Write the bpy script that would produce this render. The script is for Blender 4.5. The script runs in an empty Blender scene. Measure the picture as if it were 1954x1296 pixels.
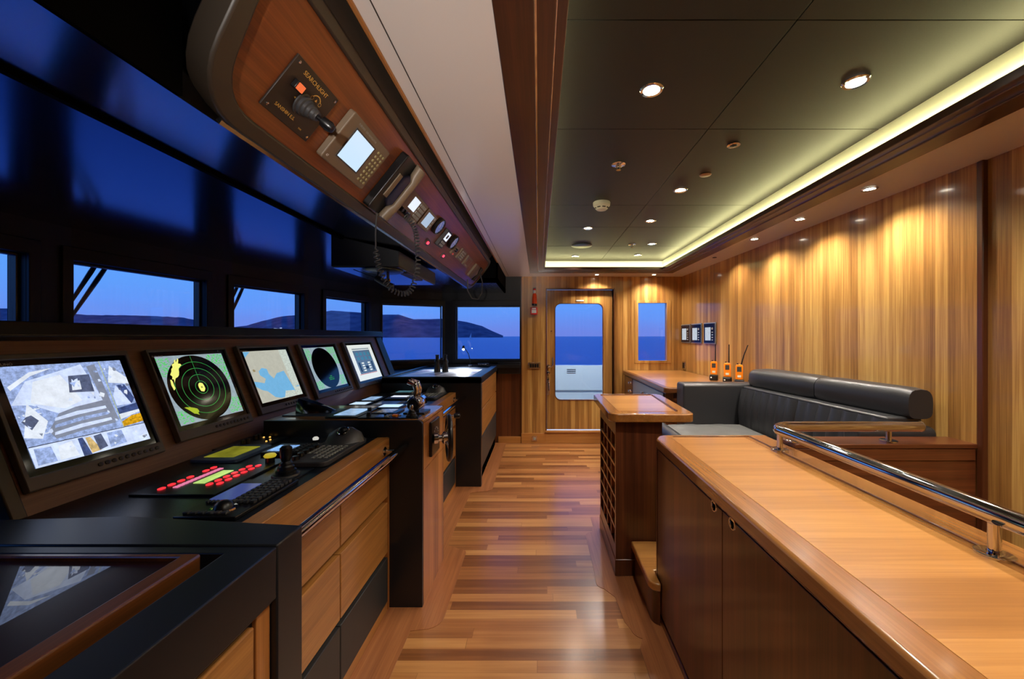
import bpy, bmesh, math, random
from mathutils import Matrix, Vector
random.seed(7)
C = bpy.context.scene.collection
PI = math.pi

# ------------------------------------------------------------------ camera, view, world
cam_d = bpy.data.cameras.new('camera'); cam = bpy.data.objects.new('camera', cam_d); C.objects.link(cam)
cam.location = (0, 0, 1.4); cam.rotation_euler = (PI/2, 0, 0)
cam_d.sensor_width = 36; cam_d.lens = 740/1954*36
cam_d.shift_x = -51/1954; cam_d.shift_y = -6/1954
cam_d.clip_start = 0.02; cam_d.clip_end = 60000
bpy.context.scene.camera = cam
sc = bpy.context.scene
sc.view_settings.view_transform = 'Standard'; sc.view_settings.look = 'None'
sc.view_settings.exposure = 0.0; sc.view_settings.gamma = 1.0; sc.view_settings.use_curve_mapping = False
try:
    sc.cycles.use_denoising = True
    sc.cycles.max_bounces = 8; sc.cycles.glossy_bounces = 5; sc.cycles.transparent_max_bounces = 12
    sc.cycles.sample_clamp_indirect = 4.0; sc.cycles.sample_clamp_direct = 0
    sc.cycles.caustics_reflective = False; sc.cycles.caustics_refractive = False
except Exception: pass

SPOT_W = 38.0      # downlights in the dark ceiling
SOFFIT_W = 46.0    # downlights in the pale soffit
LED_E = 55.0        # cove strip
SKY_E = 1.08
SOFFIT_FILL_W = 400.0  # added fill beam that brightens the pale soffit

def lin(c):
    c = c/255.0
    return c/12.92 if c <= 0.04045 else ((c+0.055)/1.055)**2.4
def S(r, g, b): return (lin(r), lin(g), lin(b), 1)

world = bpy.data.worlds.new('dusk_sky'); sc.world = world; world.use_nodes = True
nt = world.node_tree; nt.nodes.clear()
out = nt.nodes.new('ShaderNodeOutputWorld'); bg = nt.nodes.new('ShaderNodeBackground')
tc = nt.nodes.new('ShaderNodeTexCoord'); sx = nt.nodes.new('ShaderNodeSeparateXYZ'); rp = nt.nodes.new('ShaderNodeValToRGB')
nz = nt.nodes.new('ShaderNodeTexNoise'); nz.inputs['Scale'].default_value = 2.2; nz.inputs['Detail'].default_value = 3
mpn = nt.nodes.new('ShaderNodeMapping'); mpn.inputs['Scale'].default_value = (1, 1, 6)
mxs = nt.nodes.new('ShaderNodeMath'); mxs.operation = 'MULTIPLY_ADD'; mxs.inputs[1].default_value = 0.06
nt.links.new(tc.outputs['Generated'], sx.inputs[0]); nt.links.new(tc.outputs['Generated'], mpn.inputs[0]); nt.links.new(mpn.outputs[0], nz.inputs[0])
nt.links.new(nz.outputs['Fac'], mxs.inputs[0]); nt.links.new(sx.outputs['Z'], mxs.inputs[2]); nt.links.new(mxs.outputs[0], rp.inputs[0])
cr = rp.color_ramp; cr.elements[0].position = 0.0; cr.elements[0].color = S(104, 128, 222)
cr.elements[1].position = 1.0; cr.elements[1].color = S(28, 62, 165)
for p, c in ((0.035, S(108, 134, 228)), (0.09, S(98, 152, 248)), (0.17, S(92, 164, 255)), (0.45, S(62, 128, 245))):
    e = cr.elements.new(p); e.color = c
nt.links.new(rp.outputs[0], bg.inputs[0]); bg.inputs[1].default_value = SKY_E; nt.links.new(bg.outputs[0], out.inputs[0])

# ------------------------------------------------------------------ materials
_m = {}
def mat(name, col, rough=0.5, metal=0.0, coat=0.0, coat_rough=0.05, spec=0.5, bump=0.0, bump_scale=200, emit=None, es=1.0):
    if name in _m: return _m[name]
    m = bpy.data.materials.new(name); m.use_nodes = True; n = m.node_tree.nodes; l = m.node_tree.links
    b = n['Principled BSDF']; b.inputs['Base Color'].default_value = col; b.inputs['Roughness'].default_value = rough
    b.inputs['Metallic'].default_value = metal; b.inputs['Coat Weight'].default_value = coat; b.inputs['Coat Roughness'].default_value = coat_rough
    b.inputs['Specular IOR Level'].default_value = spec
    t = n.new('ShaderNodeTexNoise'); t.inputs['Scale'].default_value = bump_scale; t.inputs['Detail'].default_value = 3
    tcn = n.new('ShaderNodeTexCoord'); l.new(tcn.outputs['Object'], t.inputs['Vector'])
    mr = n.new('ShaderNodeMapRange'); mr.inputs[3].default_value = max(0, rough*0.92); mr.inputs[4].default_value = min(1, rough*1.08)
    l.new(t.outputs['Fac'], mr.inputs[0]); l.new(mr.outputs[0], b.inputs['Roughness'])
    if bump:
        bp = n.new('ShaderNodeBump'); bp.inputs['Strength'].default_value = bump; bp.inputs['Distance'].default_value = 0.001
        l.new(t.outputs['Fac'], bp.inputs['Height']); l.new(bp.outputs[0], b.inputs['Normal'])
    if emit: b.inputs['Emission Color'].default_value = emit; b.inputs['Emission Strength'].default_value = es
    _m[name] = m; return m

def wood(name, dark, mid, light, grain='Z', strip=0.0, strip_axis='XY', rough=0.3, coat=0.5, coat_rough=0.12, contrast=1.0):
    if name in _m: return _m[name]
    m = bpy.data.materials.new(name); m.use_nodes = True; n = m.node_tree.nodes; l = m.node_tree.links
    b = n['Principled BSDF']; b.inputs['Coat Weight'].default_value = coat; b.inputs['Coat Roughness'].default_value = coat_rough
    tcn = n.new('ShaderNodeTexCoord'); mp = n.new('ShaderNodeMapping'); l.new(tcn.outputs['Object'], mp.inputs[0])
    sc3 = {'X': (1.2, 34, 34), 'Y': (34, 1.2, 34), 'Z': (34, 34, 1.0)}[grain]
    mp.inputs['Scale'].default_value = sc3
    n1 = n.new('ShaderNodeTexNoise'); n1.inputs['Scale'].default_value = 1.0; n1.inputs['Detail'].default_value = 5; n1.inputs['Roughness'].default_value = 0.62; n1.inputs['Distortion'].default_value = 0.3
    l.new(mp.outputs[0], n1.inputs['Vector'])
    mp2 = n.new('ShaderNodeMapping'); l.new(tcn.outputs['Object'], mp2.inputs[0])
    mp2.inputs['Scale'].default_value = tuple(v*6 if v > 2 else v*3 for v in sc3)
    n2 = n.new('ShaderNodeTexNoise'); n2.inputs['Scale'].default_value = 1.0; n2.inputs['Detail'].default_value = 2
    l.new(mp2.outputs[0], n2.inputs['Vector'])
    a = n.new('ShaderNodeMath'); a.operation = 'MULTIPLY_ADD'; a.inputs[1].default_value = 0.35; l.new(n2.outputs['Fac'], a.inputs[0])
    a0 = n.new('ShaderNodeMath'); a0.operation = 'MULTIPLY'; a0.inputs[1].default_value = 0.65; l.new(n1.outputs['Fac'], a0.inputs[0]); l.new(a0.outputs[0], a.inputs[2])
    val = a.outputs[0]
    if strip:
        s = n.new('ShaderNodeSeparateXYZ'); l.new(tcn.outputs['Object'], s.inputs[0])
        ad = n.new('ShaderNodeMath'); ad.operation = 'ADD'
        if strip_axis == 'XY': l.new(s.outputs['X'], ad.inputs[0]); l.new(s.outputs['Y'], ad.inputs[1])
        else: l.new(s.outputs[strip_axis], ad.inputs[0]); ad.inputs[1].default_value = 0
        dv = n.new('ShaderNodeMath'); dv.operation = 'DIVIDE'; dv.inputs[1].default_value = strip; l.new(ad.outputs[0], dv.inputs[0])
        fl = n.new('ShaderNodeMath'); fl.operation = 'FLOOR'; l.new(dv.outputs[0], fl.inputs[0])
        wn = n.new('ShaderNodeTexWhiteNoise'); wn.noise_dimensions = '1D'; l.new(fl.outputs[0], wn.inputs['W'])
        k = n.new('ShaderNodeMath'); k.operation = 'MULTIPLY_ADD'; k.inputs[1].default_value = 0.30; l.new(wn.outputs['Value'], k.inputs[0])
        k2 = n.new('ShaderNodeMath'); k2.operation = 'SUBTRACT'; k2.inputs[1].default_value = 0.15; l.new(val, k2.inputs[0]); l.new(k2.outputs[0], k.inputs[2])
        val = k.outputs[0]
    r = n.new('ShaderNodeValToRGB'); l.new(val, r.inputs[0])
    lo, hi = 0.5-0.2/contrast, 0.5+0.2/contrast
    r.color_ramp.elements[0].position = lo; r.color_ramp.elements[0].color = dark
    r.color_ramp.elements[1].position = hi; r.color_ramp.elements[1].color = light
    e = r.color_ramp.elements.new(0.5); e.color = mid
    l.new(r.outputs[0], b.inputs['Base Color']); b.inputs['Roughness'].default_value = rough
    _m[name] = m; return m

def emis(name, col, st=1.0, vary=0.0, scale=40):
    if name in _m: return _m[name]
    m = bpy.data.materials.new(name); m.use_nodes = True; n = m.node_tree.nodes; l = m.node_tree.links
    b = n['Principled BSDF']; b.inputs['Base Color'].default_value = (0.01, 0.01, 0.01, 1); b.inputs['Roughness'].default_value = 0.15
    b.inputs['Emission Strength'].default_value = st; b.inputs['Emission Color'].default_value = col
    if vary:
        tcn = n.new('ShaderNodeTexCoord'); t = n.new('ShaderNodeTexNoise'); t.inputs['Scale'].default_value = scale; t.inputs['Detail'].default_value = 6; t.inputs['Roughness'].default_value = 0.7
        l.new(tcn.outputs['Object'], t.inputs['Vector'])
        mx = n.new('ShaderNodeMix'); mx.data_type = 'RGBA'
        mx.inputs[6].default_value = tuple(v*(1-vary) for v in col[:3])+(1,); mx.inputs[7].default_value = tuple(min(1.3, v*(1+vary)) for v in col[:3])+(1,)
        mr = n.new('ShaderNodeMapRange'); mr.inputs[1].default_value = 0.38; mr.inputs[2].default_value = 0.62; l.new(t.outputs['Fac'], mr.inputs[0])
        l.new(mr.outputs[0], mx.inputs[0]); l.new(mx.outputs[2], b.inputs['Emission Color'])
    _m[name] = m; return m

def glass_mat(name, tint=(1, 1, 1, 1), refl=1.0):
    if name in _m: return _m[name]
    m = bpy.data.materials.new(name); m.use_nodes = True; n = m.node_tree.nodes; l = m.node_tree.links
    n.clear(); o = n.new('ShaderNodeOutputMaterial'); t = n.new('ShaderNodeBsdfTransparent'); t.inputs[0].default_value = tint
    g = n.new('ShaderNodeBsdfGlossy'); g.inputs['Roughness'].default_value = 0.0; f = n.new('ShaderNodeLayerWeight'); f.inputs[0].default_value = 0.5
    p5 = n.new('ShaderNodeMath'); p5.operation = 'POWER'; p5.inputs[1].default_value = 4.0; l.new(f.outputs['Facing'], p5.inputs[0])
    k = n.new('ShaderNodeMath'); k.operation = 'MULTIPLY_ADD'; k.inputs[1].default_value = 0.9*refl; k.inputs[2].default_value = 0.035*refl; l.new(p5.outputs[0], k.inputs[0])
    mx = n.new('ShaderNodeMixShader'); l.new(k.outputs[0], mx.inputs[0]); l.new(t.outputs[0], mx.inputs[1]); l.new(g.outputs[0], mx.inputs[2]); l.new(mx.outputs[0], o.inputs[0])
    _m[name] = m; return m

TD, TM, TL = S(128, 86, 42), S(168, 121, 63), S(204, 162, 95)
M_WALL = wood('teak_wall_veneer', TD, TM, TL, 'Z', 0.055, 'XY', 0.28, 0.6, 0.09)
M_TEAK_Y = wood('teak_grain_along', S(138, 88, 40), S(168, 112, 55), S(194, 136, 72), 'Y', 0, 'XY', 0.3, 0.4, 0.12)
M_TEAK_X = wood('teak_grain_across', S(150, 98, 46), S(172, 116, 58), S(190, 134, 72), 'X', 0.16, 'Y', 0.3, 0.7, 0.1)
M_TEAK_Z = wood('teak_grain_up', S(128, 74, 34), S(158, 96, 46), S(182, 118, 60), 'Z', 0.09, 'XY', 0.3, 0.5, 0.12)
M_BORDER = wood('teak_counter_border', S(124, 76, 34), S(146, 94, 44), S(166, 112, 54), 'Y', 0, 'XY', 0.25, 0.7, 0.08)
M_MAH_Z = wood('dark_teak_upright', S(62, 30, 16), S(84, 43, 23), S(106, 58, 31), 'Z', 0.06, 'XY', 0.3, 0.5, 0.12)  # dark teak set: own stain plus some side shade put into the colour
M_MAH_X = wood('dark_teak_across', S(70, 34, 18), S(96, 50, 26), S(122, 68, 36), 'X', 0, 'XY', 0.3, 0.5, 0.12)
M_MAH_Y = wood('dark_teak_along', S(66, 36, 16), S(96, 54, 24), S(124, 74, 34), 'Y', 0, 'XY', 0.3, 0.5, 0.12)
M_TRIM = wood('dark_tray_trim_wood', S(44, 22, 13), S(62, 32, 18), S(82, 44, 24), 'Y', 0, 'XY', 0.3, 0.5, 0.12)
M_DASH = wood('dark_dash_veneer', S(104, 72, 54), S(124, 90, 70), S(140, 106, 84), 'Y', 0, 'XY', 0.45, 0.2, 0.3)
M_OVER = wood('red_teak_panel', S(92, 46, 20), S(120, 62, 28), S(146, 80, 38), 'X', 0, 'XY', 0.35, 0.4, 0.15)
M_BLACK = mat('black_laminate', S(22, 24, 28), 0.33, bump=0.05, bump_scale=900)
M_DARKDR = mat('charcoal_drawer', S(44, 43, 42), 0.45, bump=0.05, bump_scale=900)
M_DESK = mat('black_desk_top', S(20, 25, 32), 0.28, bump=0.04, bump_scale=900)
M_SATIN = mat('satin_black_headliner', S(7, 9, 13), 0.17, spec=1.0, coat=1.0, coat_rough=0.15)
M_DARKWALL = mat('dark_wall_paint', S(11, 12, 15), 0.5, spec=0.3)
M_RECESS = mat('recess_black', S(4, 4, 5), 0.9, spec=0.05)
M_TAUPE = mat('taupe_lacquer', S(58, 50, 42), 0.42)
M_BEZEL = mat('grey_bezel', S(98, 95, 92), 0.45)
M_SCRBLK = mat('screen_black', S(4, 5, 8), 0.08)
M_CHROME = mat('polished_steel', S(225, 225, 228), 0.07, 1.0)
M_PLASTIC = mat('black_plastic', S(18, 18, 20), 0.3)
M_GREYPL = mat('dark_grey_plastic', S(58, 58, 60), 0.45)
M_KEY = mat('pale_key', S(150, 152, 146), 0.5)
M_WHITE = mat('white_plastic', S(225, 225, 222), 0.35)
M_SOFFIT = mat('cream_gloss_soffit', S(248, 244, 240), 0.3, coat=0.5, coat_rough=0.15)
M_TRAY = mat('dark_brown_ceiling_panel', S(20, 17, 18), 0.5, spec=0.3, bump=0.02)
M_COVE = mat('white_cove_paint', S(235, 232, 215), 0.6)
M_LEATHER = mat('black_leather', S(44, 44, 47), 0.36, bump=0.25, bump_scale=260)
M_LEATHERG = mat('grey_leather_seat', S(84, 84, 84), 0.45, bump=0.3, bump_scale=240)
M_ORANGE = mat('orange_plastic', S(255, 140, 20), 0.35)
M_REDORANGE = mat('red_orange_plastic', S(240, 80, 20), 0.35)
M_RED = mat('red_plastic', S(205, 30, 26), 0.35)
M_BULWARK = mat('white_painted_bulwark', S(214, 230, 236), 0.4)
M_STEELBL = mat('brushed_steel_front', S(150, 158, 168), 0.3, 0.7)
M_GLASS = glass_mat('window_glass')
M_SATIN.node_tree.nodes['Principled BSDF'].inputs['Coat IOR'].default_value = 1.9
M_TGLASS = mat('dark_table_glass', S(36, 16, 14), 0.3, coat=1.0, coat_rough=0.0)
M_TGLASS.node_tree.nodes['Principled BSDF'].inputs['Coat IOR'].default_value = 1.9
E_SCR = emis('pale_blue_screen', S(205, 232, 255), 1.0)
E_WHITE = emis('white_screen', S(235, 242, 255), 1.0)
E_LAMP = emis('lamp_glow', (1.0, 0.9, 0.72, 1), 30.0)
E_LED = emis('cove_led_glow', (1.0, 0.94, 0.45, 1), LED_E)
E_RED = emis('red_indicator', S(255, 50, 60), 1.2)
E_PINK = emis('pink_indicator', S(240, 130, 170), 0.9)
E_YEL = emis('amber_indicator', S(255, 190, 90), 1.5)
E_GREEN = emis('green_ring', S(60, 190, 90), 0.8)

# ------------------------------------------------------------------ mesh builder
class MB:
    def __init__(s): s.v = []; s.f = []; s.mi = []; s.m = []; s.T = Matrix.Identity(4)
    def _mi(s, m):
        if m not in s.m: s.m.append(m)
        return s.m.index(m)
    def add(s, vs, fs, m):
        b = len(s.v); s.v += [tuple(s.T @ Vector(p)) for p in vs]; k = s._mi(m)
        for f in fs: s.f.append([b+i for i in f]); s.mi.append(k)
        return s
    def box(s, x0, x1, y0, y1, z0, z1, m):
        if x0 > x1: x0, x1 = x1, x0
        if y0 > y1: y0, y1 = y1, y0
        if z0 > z1: z0, z1 = z1, z0
        v = [(x, y, z) for x in (x0, x1) for y in (y0, y1) for z in (z0, z1)]
        return s.add(v, [(0, 1, 3, 2), (4, 6, 7, 5), (0, 4, 5, 1), (2, 3, 7, 6), (0, 2, 6, 4), (1, 5, 7, 3)], m)
    def prism(s, poly, axis, a0, a1, m):
        # poly 2D points in the two other axes (x,y order kept), extruded along axis
        def P(p, a): return {'X': (a, p[0], p[1]), 'Y': (p[0], a, p[1]), 'Z': (p[0], p[1], a)}[axis]
        n = len(poly); v = [P(p, a0) for p in poly]+[P(p, a1) for p in poly]
        f = [tuple(range(n))[::-1], tuple(range(n, 2*n))]+[(i, (i+1) % n, n+(i+1) % n, n+i) for i in range(n)]
        return s.add(v, f, m)
    def loft(s, rings, m, caps=True, closed=True):
        n = len(rings[0]); v = [p for r in rings for p in r]; f = []
        for k in range(len(rings)-1):
            for i in range(n if closed else n-1):
                j = (i+1) % n; f.append((k*n+i, k*n+j, (k+1)*n+j, (k+1)*n+i))
        if caps and closed: f.append(tuple(range(n))[::-1]); f.append(tuple((len(rings)-1)*n+i for i in range(n)))
        return s.add(v, f, m)
    def tube(s, pts, r, m, n=12, caps=True):
        pts = [Vector(p) for p in pts]; rings = []
        rs = r if isinstance(r, (list, tuple)) else [r]*len(pts)
        up = None
        for i, p in enumerate(pts):
            t = ((pts[min(i+1, len(pts)-1)]-pts[max(i-1, 0)])).normalized()
            if up is None:
                up = t.orthogonal().normalized()
            else:
                up = (up-t*up.dot(t))
                up = up.normalized() if up.length > 1e-6 else t.orthogonal().normalized()
            w = t.cross(up)
            rings.append([tuple(p+(up*math.cos(2*PI*k/n)+w*math.sin(2*PI*k/n))*rs[i]) for k in range(n)])
        return s.loft(rings, m, caps)
    def lathe(s, prof, c, m, axis='Z', n=24):
        rings = []; hollow = prof[0][0] > 1e-6 and prof[-1][0] > 1e-6
        if hollow: prof = list(prof)+[prof[0]]
        for r, h in prof:
            ring = []
            for k in range(n):
                a = 2*PI*k/n; x, y = r*math.cos(a), r*math.sin(a)
                ring.append({'Z': (c[0]+x, c[1]+y, c[2]+h), 'X': (c[0]+h, c[1]+x, c[2]+y), 'Y': (c[0]+y, c[1]+h, c[2]+x)}[axis])
            rings.append(ring)
        return s.loft(rings, m, caps=not hollow)
    def quad(s, a, b, c, d, m): return s.add([a, b, c, d], [(0, 1, 2, 3)], m)
    def poly(s, pts, m): return s.add(pts, [tuple(range(len(pts)))], m)
    def build(s, name, parent=None, bevel=0.0, mw=None, keep=False):
        me = bpy.data.meshes.new(name); me.from_pydata(s.v, [], s.f); me.update()
        for m in s.m: me.materials.append(m)
        for p, k in zip(me.polygons, s.mi): p.material_index = k; p.use_smooth = True
        if not keep:
            bm = bmesh.new(); bm.from_mesh(me); bmesh.ops.recalc_face_normals(bm, faces=bm.faces[:]); bm.to_mesh(me); bm.free()
        try: me.set_sharp_from_angle(angle=math.radians(38))
        except Exception: pass
        o = bpy.data.objects.new(name, me); C.objects.link(o)
        if parent: o.parent = parent
        if mw is not None: o.matrix_basis = mw
        if bevel:
            b = o.modifiers.new('edge', 'BEVEL'); b.width = bevel; b.segments = 2; b.limit_method = 'ANGLE'; b.angle_limit = math.radians(50); b.harden_normals = False
        return o

def struct(o, label=None):
    o['kind'] = 'structure'
    if label: o['label'] = label
    return o
def thing(name, label, cat, loc=(0, 0, 0), frame=None, group=None, rz=0):
    o = bpy.data.objects.new(name, None); C.objects.link(o); o.empty_display_size = 0.05
    if frame is not None: o.matrix_basis = frame
    else: o.location = loc; o.rotation_euler = (0, 0, rz)
    o['label'] = label; o['category'] = cat
    if group: o['group'] = group
    return o
def tag(o, label, cat, group=None):
    o['label'] = label; o['category'] = cat
    if group: o['group'] = group
    return o
def dup(root, loc, label=None, rz=None):
    r = root.copy(); C.objects.link(r); r.location = loc
    if rz is not None: r.rotation_euler = (0, 0, rz)
    if label: r['label'] = label
    for ch in list(root.children):
        c = ch.copy(); C.objects.link(c); c.parent = r
        for g in list(ch.children):
            d = g.copy(); C.objects.link(d); d.parent = c
    return r
def frame(o, u, v):
    u = Vector(u).normalized(); v = Vector(v).normalized(); w = u.cross(v)
    return Matrix(((u.x, v.x, w.x, o[0]), (u.y, v.y, w.y, o[1]), (u.z, v.z, w.z, o[2]), (0, 0, 0, 1)))
def text(parent, s, u, v, w, size, m, align='CENTER', name='lettering', spacing=1.0):
    cu = bpy.data.curves.new(name, 'FONT'); cu.body = s; cu.size = size; cu.align_x = align; cu.align_y = 'CENTER'; cu.space_character = spacing
    cu.extrude = 0.0002; cu.resolution_u = 3
    cu.materials.append(m); tmp = bpy.data.objects.new(name, cu); me = bpy.data.meshes.new_from_object(tmp); me.name = name
    if not me.materials: me.materials.append(m)
    bpy.data.objects.remove(tmp); bpy.data.curves.remove(cu)
    o = bpy.data.objects.new(name, me); C.objects.link(o); o.parent = parent; o.location = (u, v, w); return o
def rrect(x0, x1, y0, y1, r, n=5):
    p = []
    for cx, cy, a in ((x1-r, y1-r, 0), (x0+r, y1-r, PI/2), (x0+r, y0+r, PI), (x1-r, y0+r, 1.5*PI)):
        for k in range(n+1): t = a+PI/2*k/n; p.append((cx+r*math.cos(t), cy+r*math.sin(t)))
    return p
def ring_prism(mb, outer, inner, a0, a1, axis, m):
    # both polys with equal vertex count; frame-like solid
    def P(p, a): return {'X': (a, p[0], p[1]), 'Y': (p[0], a, p[1]), 'Z': (p[0], p[1], a)}[axis]
    n = len(outer); v = [P(p, a0) for p in outer]+[P(p, a0) for p in inner]+[P(p, a1) for p in outer]+[P(p, a1) for p in inner]; f = []
    for i in range(n):
        j = (i+1) % n
        f += [(i, j, n+j, n+i), (2*n+i, 3*n+i, 3*n+j, 2*n+j), (i, 2*n+i, 2*n+j, j), (n+i, n+j, 3*n+j, 3*n+i)]
    mb.add(v, f, m)

# ------------------------------------------------------------------ floor
def floor_mat():
    m = bpy.data.materials.new('teak_floor_planks'); m.use_nodes = True; n = m.node_tree.nodes; l = m.node_tree.links
    b = n['Principled BSDF']; b.inputs['Coat Weight'].default_value = 0.55; b.inputs['Coat Roughness'].default_value = 0.2; b.inputs['Roughness'].default_value = 0.33
    tcn = n.new('ShaderNodeTexCoord'); s = n.new('ShaderNodeSeparateXYZ'); l.new(tcn.outputs['Object'], s.inputs[0])
    def M(op, a, b_=None, c=None):
        k = n.new('ShaderNodeMath'); k.operation = op
        for i, x in enumerate((a, b_, c)):
            if x is None: continue
            if isinstance(x, (int, float)): k.inputs[i].default_value = x
            else: l.new(x, k.inputs[i])
        return k.outputs[0]
    row = M('DIVIDE', s.outputs['Y'], 0.062); rid = M('FLOOR', row); fr = M('FRACT', row)
    w1 = n.new('ShaderNodeTexWhiteNoise'); w1.noise_dimensions = '1D'; l.new(rid, w1.inputs['W'])
    px = M('ADD', M('DIVIDE', s.outputs['X'], 0.9), M('MULTIPLY', w1.outputs['Value'], 7.0)); pid = M('FLOOR', px); fx = M('FRACT', px)
    w2 = n.new('ShaderNodeTexWhiteNoise'); w2.noise_dimensions = '2D'; cv = n.new('ShaderNodeCombineXYZ'); l.new(pid, cv.inputs[0]); l.new(rid, cv.inputs[1]); l.new(cv.outputs[0], w2.inputs['Vector'])
    mp = n.new('ShaderNodeMapping'); mp.inputs['Scale'].default_value = (2.0, 45, 1); l.new(tcn.outputs['Object'], mp.inputs[0])
    ad = n.new('ShaderNodeVectorMath'); ad.operation = 'ADD'; l.new(mp.outputs[0], ad.inputs[0]); l.new(w2.outputs['Color'], ad.inputs[1])
    g = n.new('ShaderNodeTexNoise'); g.inputs['Scale'].default_value = 1; g.inputs['Detail'].default_value = 5; l.new(ad.outputs[0], g.inputs['Vector'])
    val = M('ADD', M('MULTIPLY', w2.outputs['Value'], 0.5), M('MULTIPLY', g.outputs['Fac'], 0.5))
    r = n.new('ShaderNodeValToRGB'); l.new(val, r.inputs[0])
    r.color_ramp.elements[0].position = 0.24; r.color_ramp.elements[0].color = S(112, 66, 34)
    r.color_ramp.elements[1].position = 0.8; r.color_ramp.elements[1].color = S(190, 136, 80)
    e = r.color_ramp.elements.new(0.5); e.color = S(154, 98, 54)
    seam = M('MAXIMUM', M('LESS_THAN', fr, 0.03), M('LESS_THAN', fx, 0.003))
    mx = n.new('ShaderNodeMix'); mx.data_type = 'RGBA'; l.new(M('MULTIPLY', seam, 0.45), mx.inputs[0]); l.new(r.outputs[0], mx.inputs[6]); mx.inputs[7].default_value = S(90, 48, 26)
    l.new(mx.outputs[2], b.inputs['Base Color']); return m
M_FLOOR = floor_mat()
M_FBORD = wood('teak_floor_border', S(128, 76, 44), S(152, 94, 56), S(172, 112, 68), 'Y', 0, 'XY', 0.33, 0.55, 0.07)
struct(MB().box(-2.6, 2.1, -2.0, 5.3, -0.06, 0, M_FLOOR).build('floor'))
# inlaid border strips along the furniture
def arc(cx, cy, r, a0, a1, n=6): return [(cx+r*math.cos(math.radians(a0+(a1-a0)*k/n)), cy+r*math.sin(math.radians(a0+(a1-a0)*k/n))) for k in range(n+1)]
lb = [(-0.80, -1.9), (-0.61, -1.9), (-0.61, 0.75)]+[(-0.47, 0.83), (-0.47, 1.0), (-0.50, 1.07)]+[(-0.61, 1.1), (-0.61, 1.84)]+arc(-0.55, 1.93, 0.08, -90, 0)+[(-0.47, 2.40)]+arc(-0.52, 2.50, 0.05, 0, 90)+[(-0.61, 2.60), (-0.61, 3.46)]+arc(-0.48, 3.56, 0.055, -90, 0)+[(-0.425, 3.7), (-0.425, 5.1), (-0.80, 5.1)]
struct(MB().prism(lb, 'Z', 0.0002, 0.0022, M_FBORD).build('trim_1'))
rb = [(0.66, -1.9), (0.66, 2.1), (0.66, 3.0), (0.40, 3.0), (0.40, 2.86)]+arc(0.38, 2.72, 0.05, 90, 180)+[(0.33, 2.30)]+arc(0.38, 2.2, 0.055, 180, 250)+[(0.41, 2.08), (0.42, 1.9)]+arc(0.50, 1.85, 0.06, 180, 250)+[(0.455, 1.74), (0.455, -1.9)]
struct(MB().prism(rb, 'Z', 0.0002, 0.0022, M_FBORD).build('trim_2'))

# ------------------------------------------------------------------ window wall (bow), back wall, right wall
WZ0, WZ1 = 1.09, 1.80
WIN = [((-2.475, 0.2), (-2.472, 0.95)), ((-2.47, 1.1), (-2.46, 1.86)), ((-2.46, 2.04), (-2.385, 2.77)), ((-2.36, 2.99), (-2.195, 3.61)),
       ((-2.15, 3.9), (-2.0, 4.53)), ((-1.92, 4.75), (-1.27, 5.10)), ((-1.09, 5.103), (-0.24, 5.103))]
chain = [(-2.48, -2.0)]+[p for w in WIN[:6] for p in w]+[(-1.09, 5.103)]
T = 0.09
def outn(a, b):
    d = (Vector(b)-Vector(a)).normalized(); return Vector((-d.y, d.x))
def offp(i):
    ns = []
    if i > 0: ns.append(outn(chain[i-1], chain[i]))
    if i < len(chain)-1: ns.append(outn(chain[i], chain[i+1]))
    n = sum(ns, Vector((0, 0))); n.normalize(); return (chain[i][0]+n.x*T, chain[i][1]+n.y*T)
off = [offp(i) for i in range(len(chain))]
wf = MB()
for i in range(len(chain)-1):
    a, b = chain[i], chain[i+1]; q = [a, b, off[i+1], off[i]]
    wf.prism(q, 'Z', 0, WZ0, M_DARKWALL); wf.prism(q, 'Z', WZ1, 2.35, M_DARKWALL)
    if i % 2 == 0: wf.prism(q, 'Z', WZ0, WZ1, M_DARKWALL)
struct(wf.build('wall_front'))
wi = 0
for a, b in WIN:
    wi += 1
    a = Vector((*a, 0)); b = Vector((*b, 0)); d = (b-a).normalized(); L = (b-a).length
    fr = frame(a, d, (0, 0, 1)); fr = fr @ Matrix.Identity(4)
    # local x along window, y up, z inward
    f = MB(); e = 0.012
    ring_prism(f, [(0, WZ0), (L, WZ0), (L, WZ1), (0, WZ1)], [(e, WZ0+e), (L-e, WZ0+e), (L-e, WZ1-e), (e, WZ1-e)], -0.07, -0.03, 'Z', M_BLACK)
    # raised inner casing
    ring_prism(f, [(-0.045, WZ0-0.04), (L+(0.045 if wi < 7 else 0.010), WZ0-0.04), (L+(0.045 if wi < 7 else 0.010), WZ1+0.07), (-0.045, WZ1+0.07)], [(0, WZ0), (L, WZ0), (L, WZ1), (0, WZ1)], 0.0, 0.018, 'Z', M_DARKWALL)
    o = f.build('window_%d' % wi, mw=fr, bevel=0.003); struct(o)
    g = MB(); g.box(e, L-e, WZ0+e, WZ1-e, -0.052, -0.048, M_GLASS); g.build('pane', o)

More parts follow.
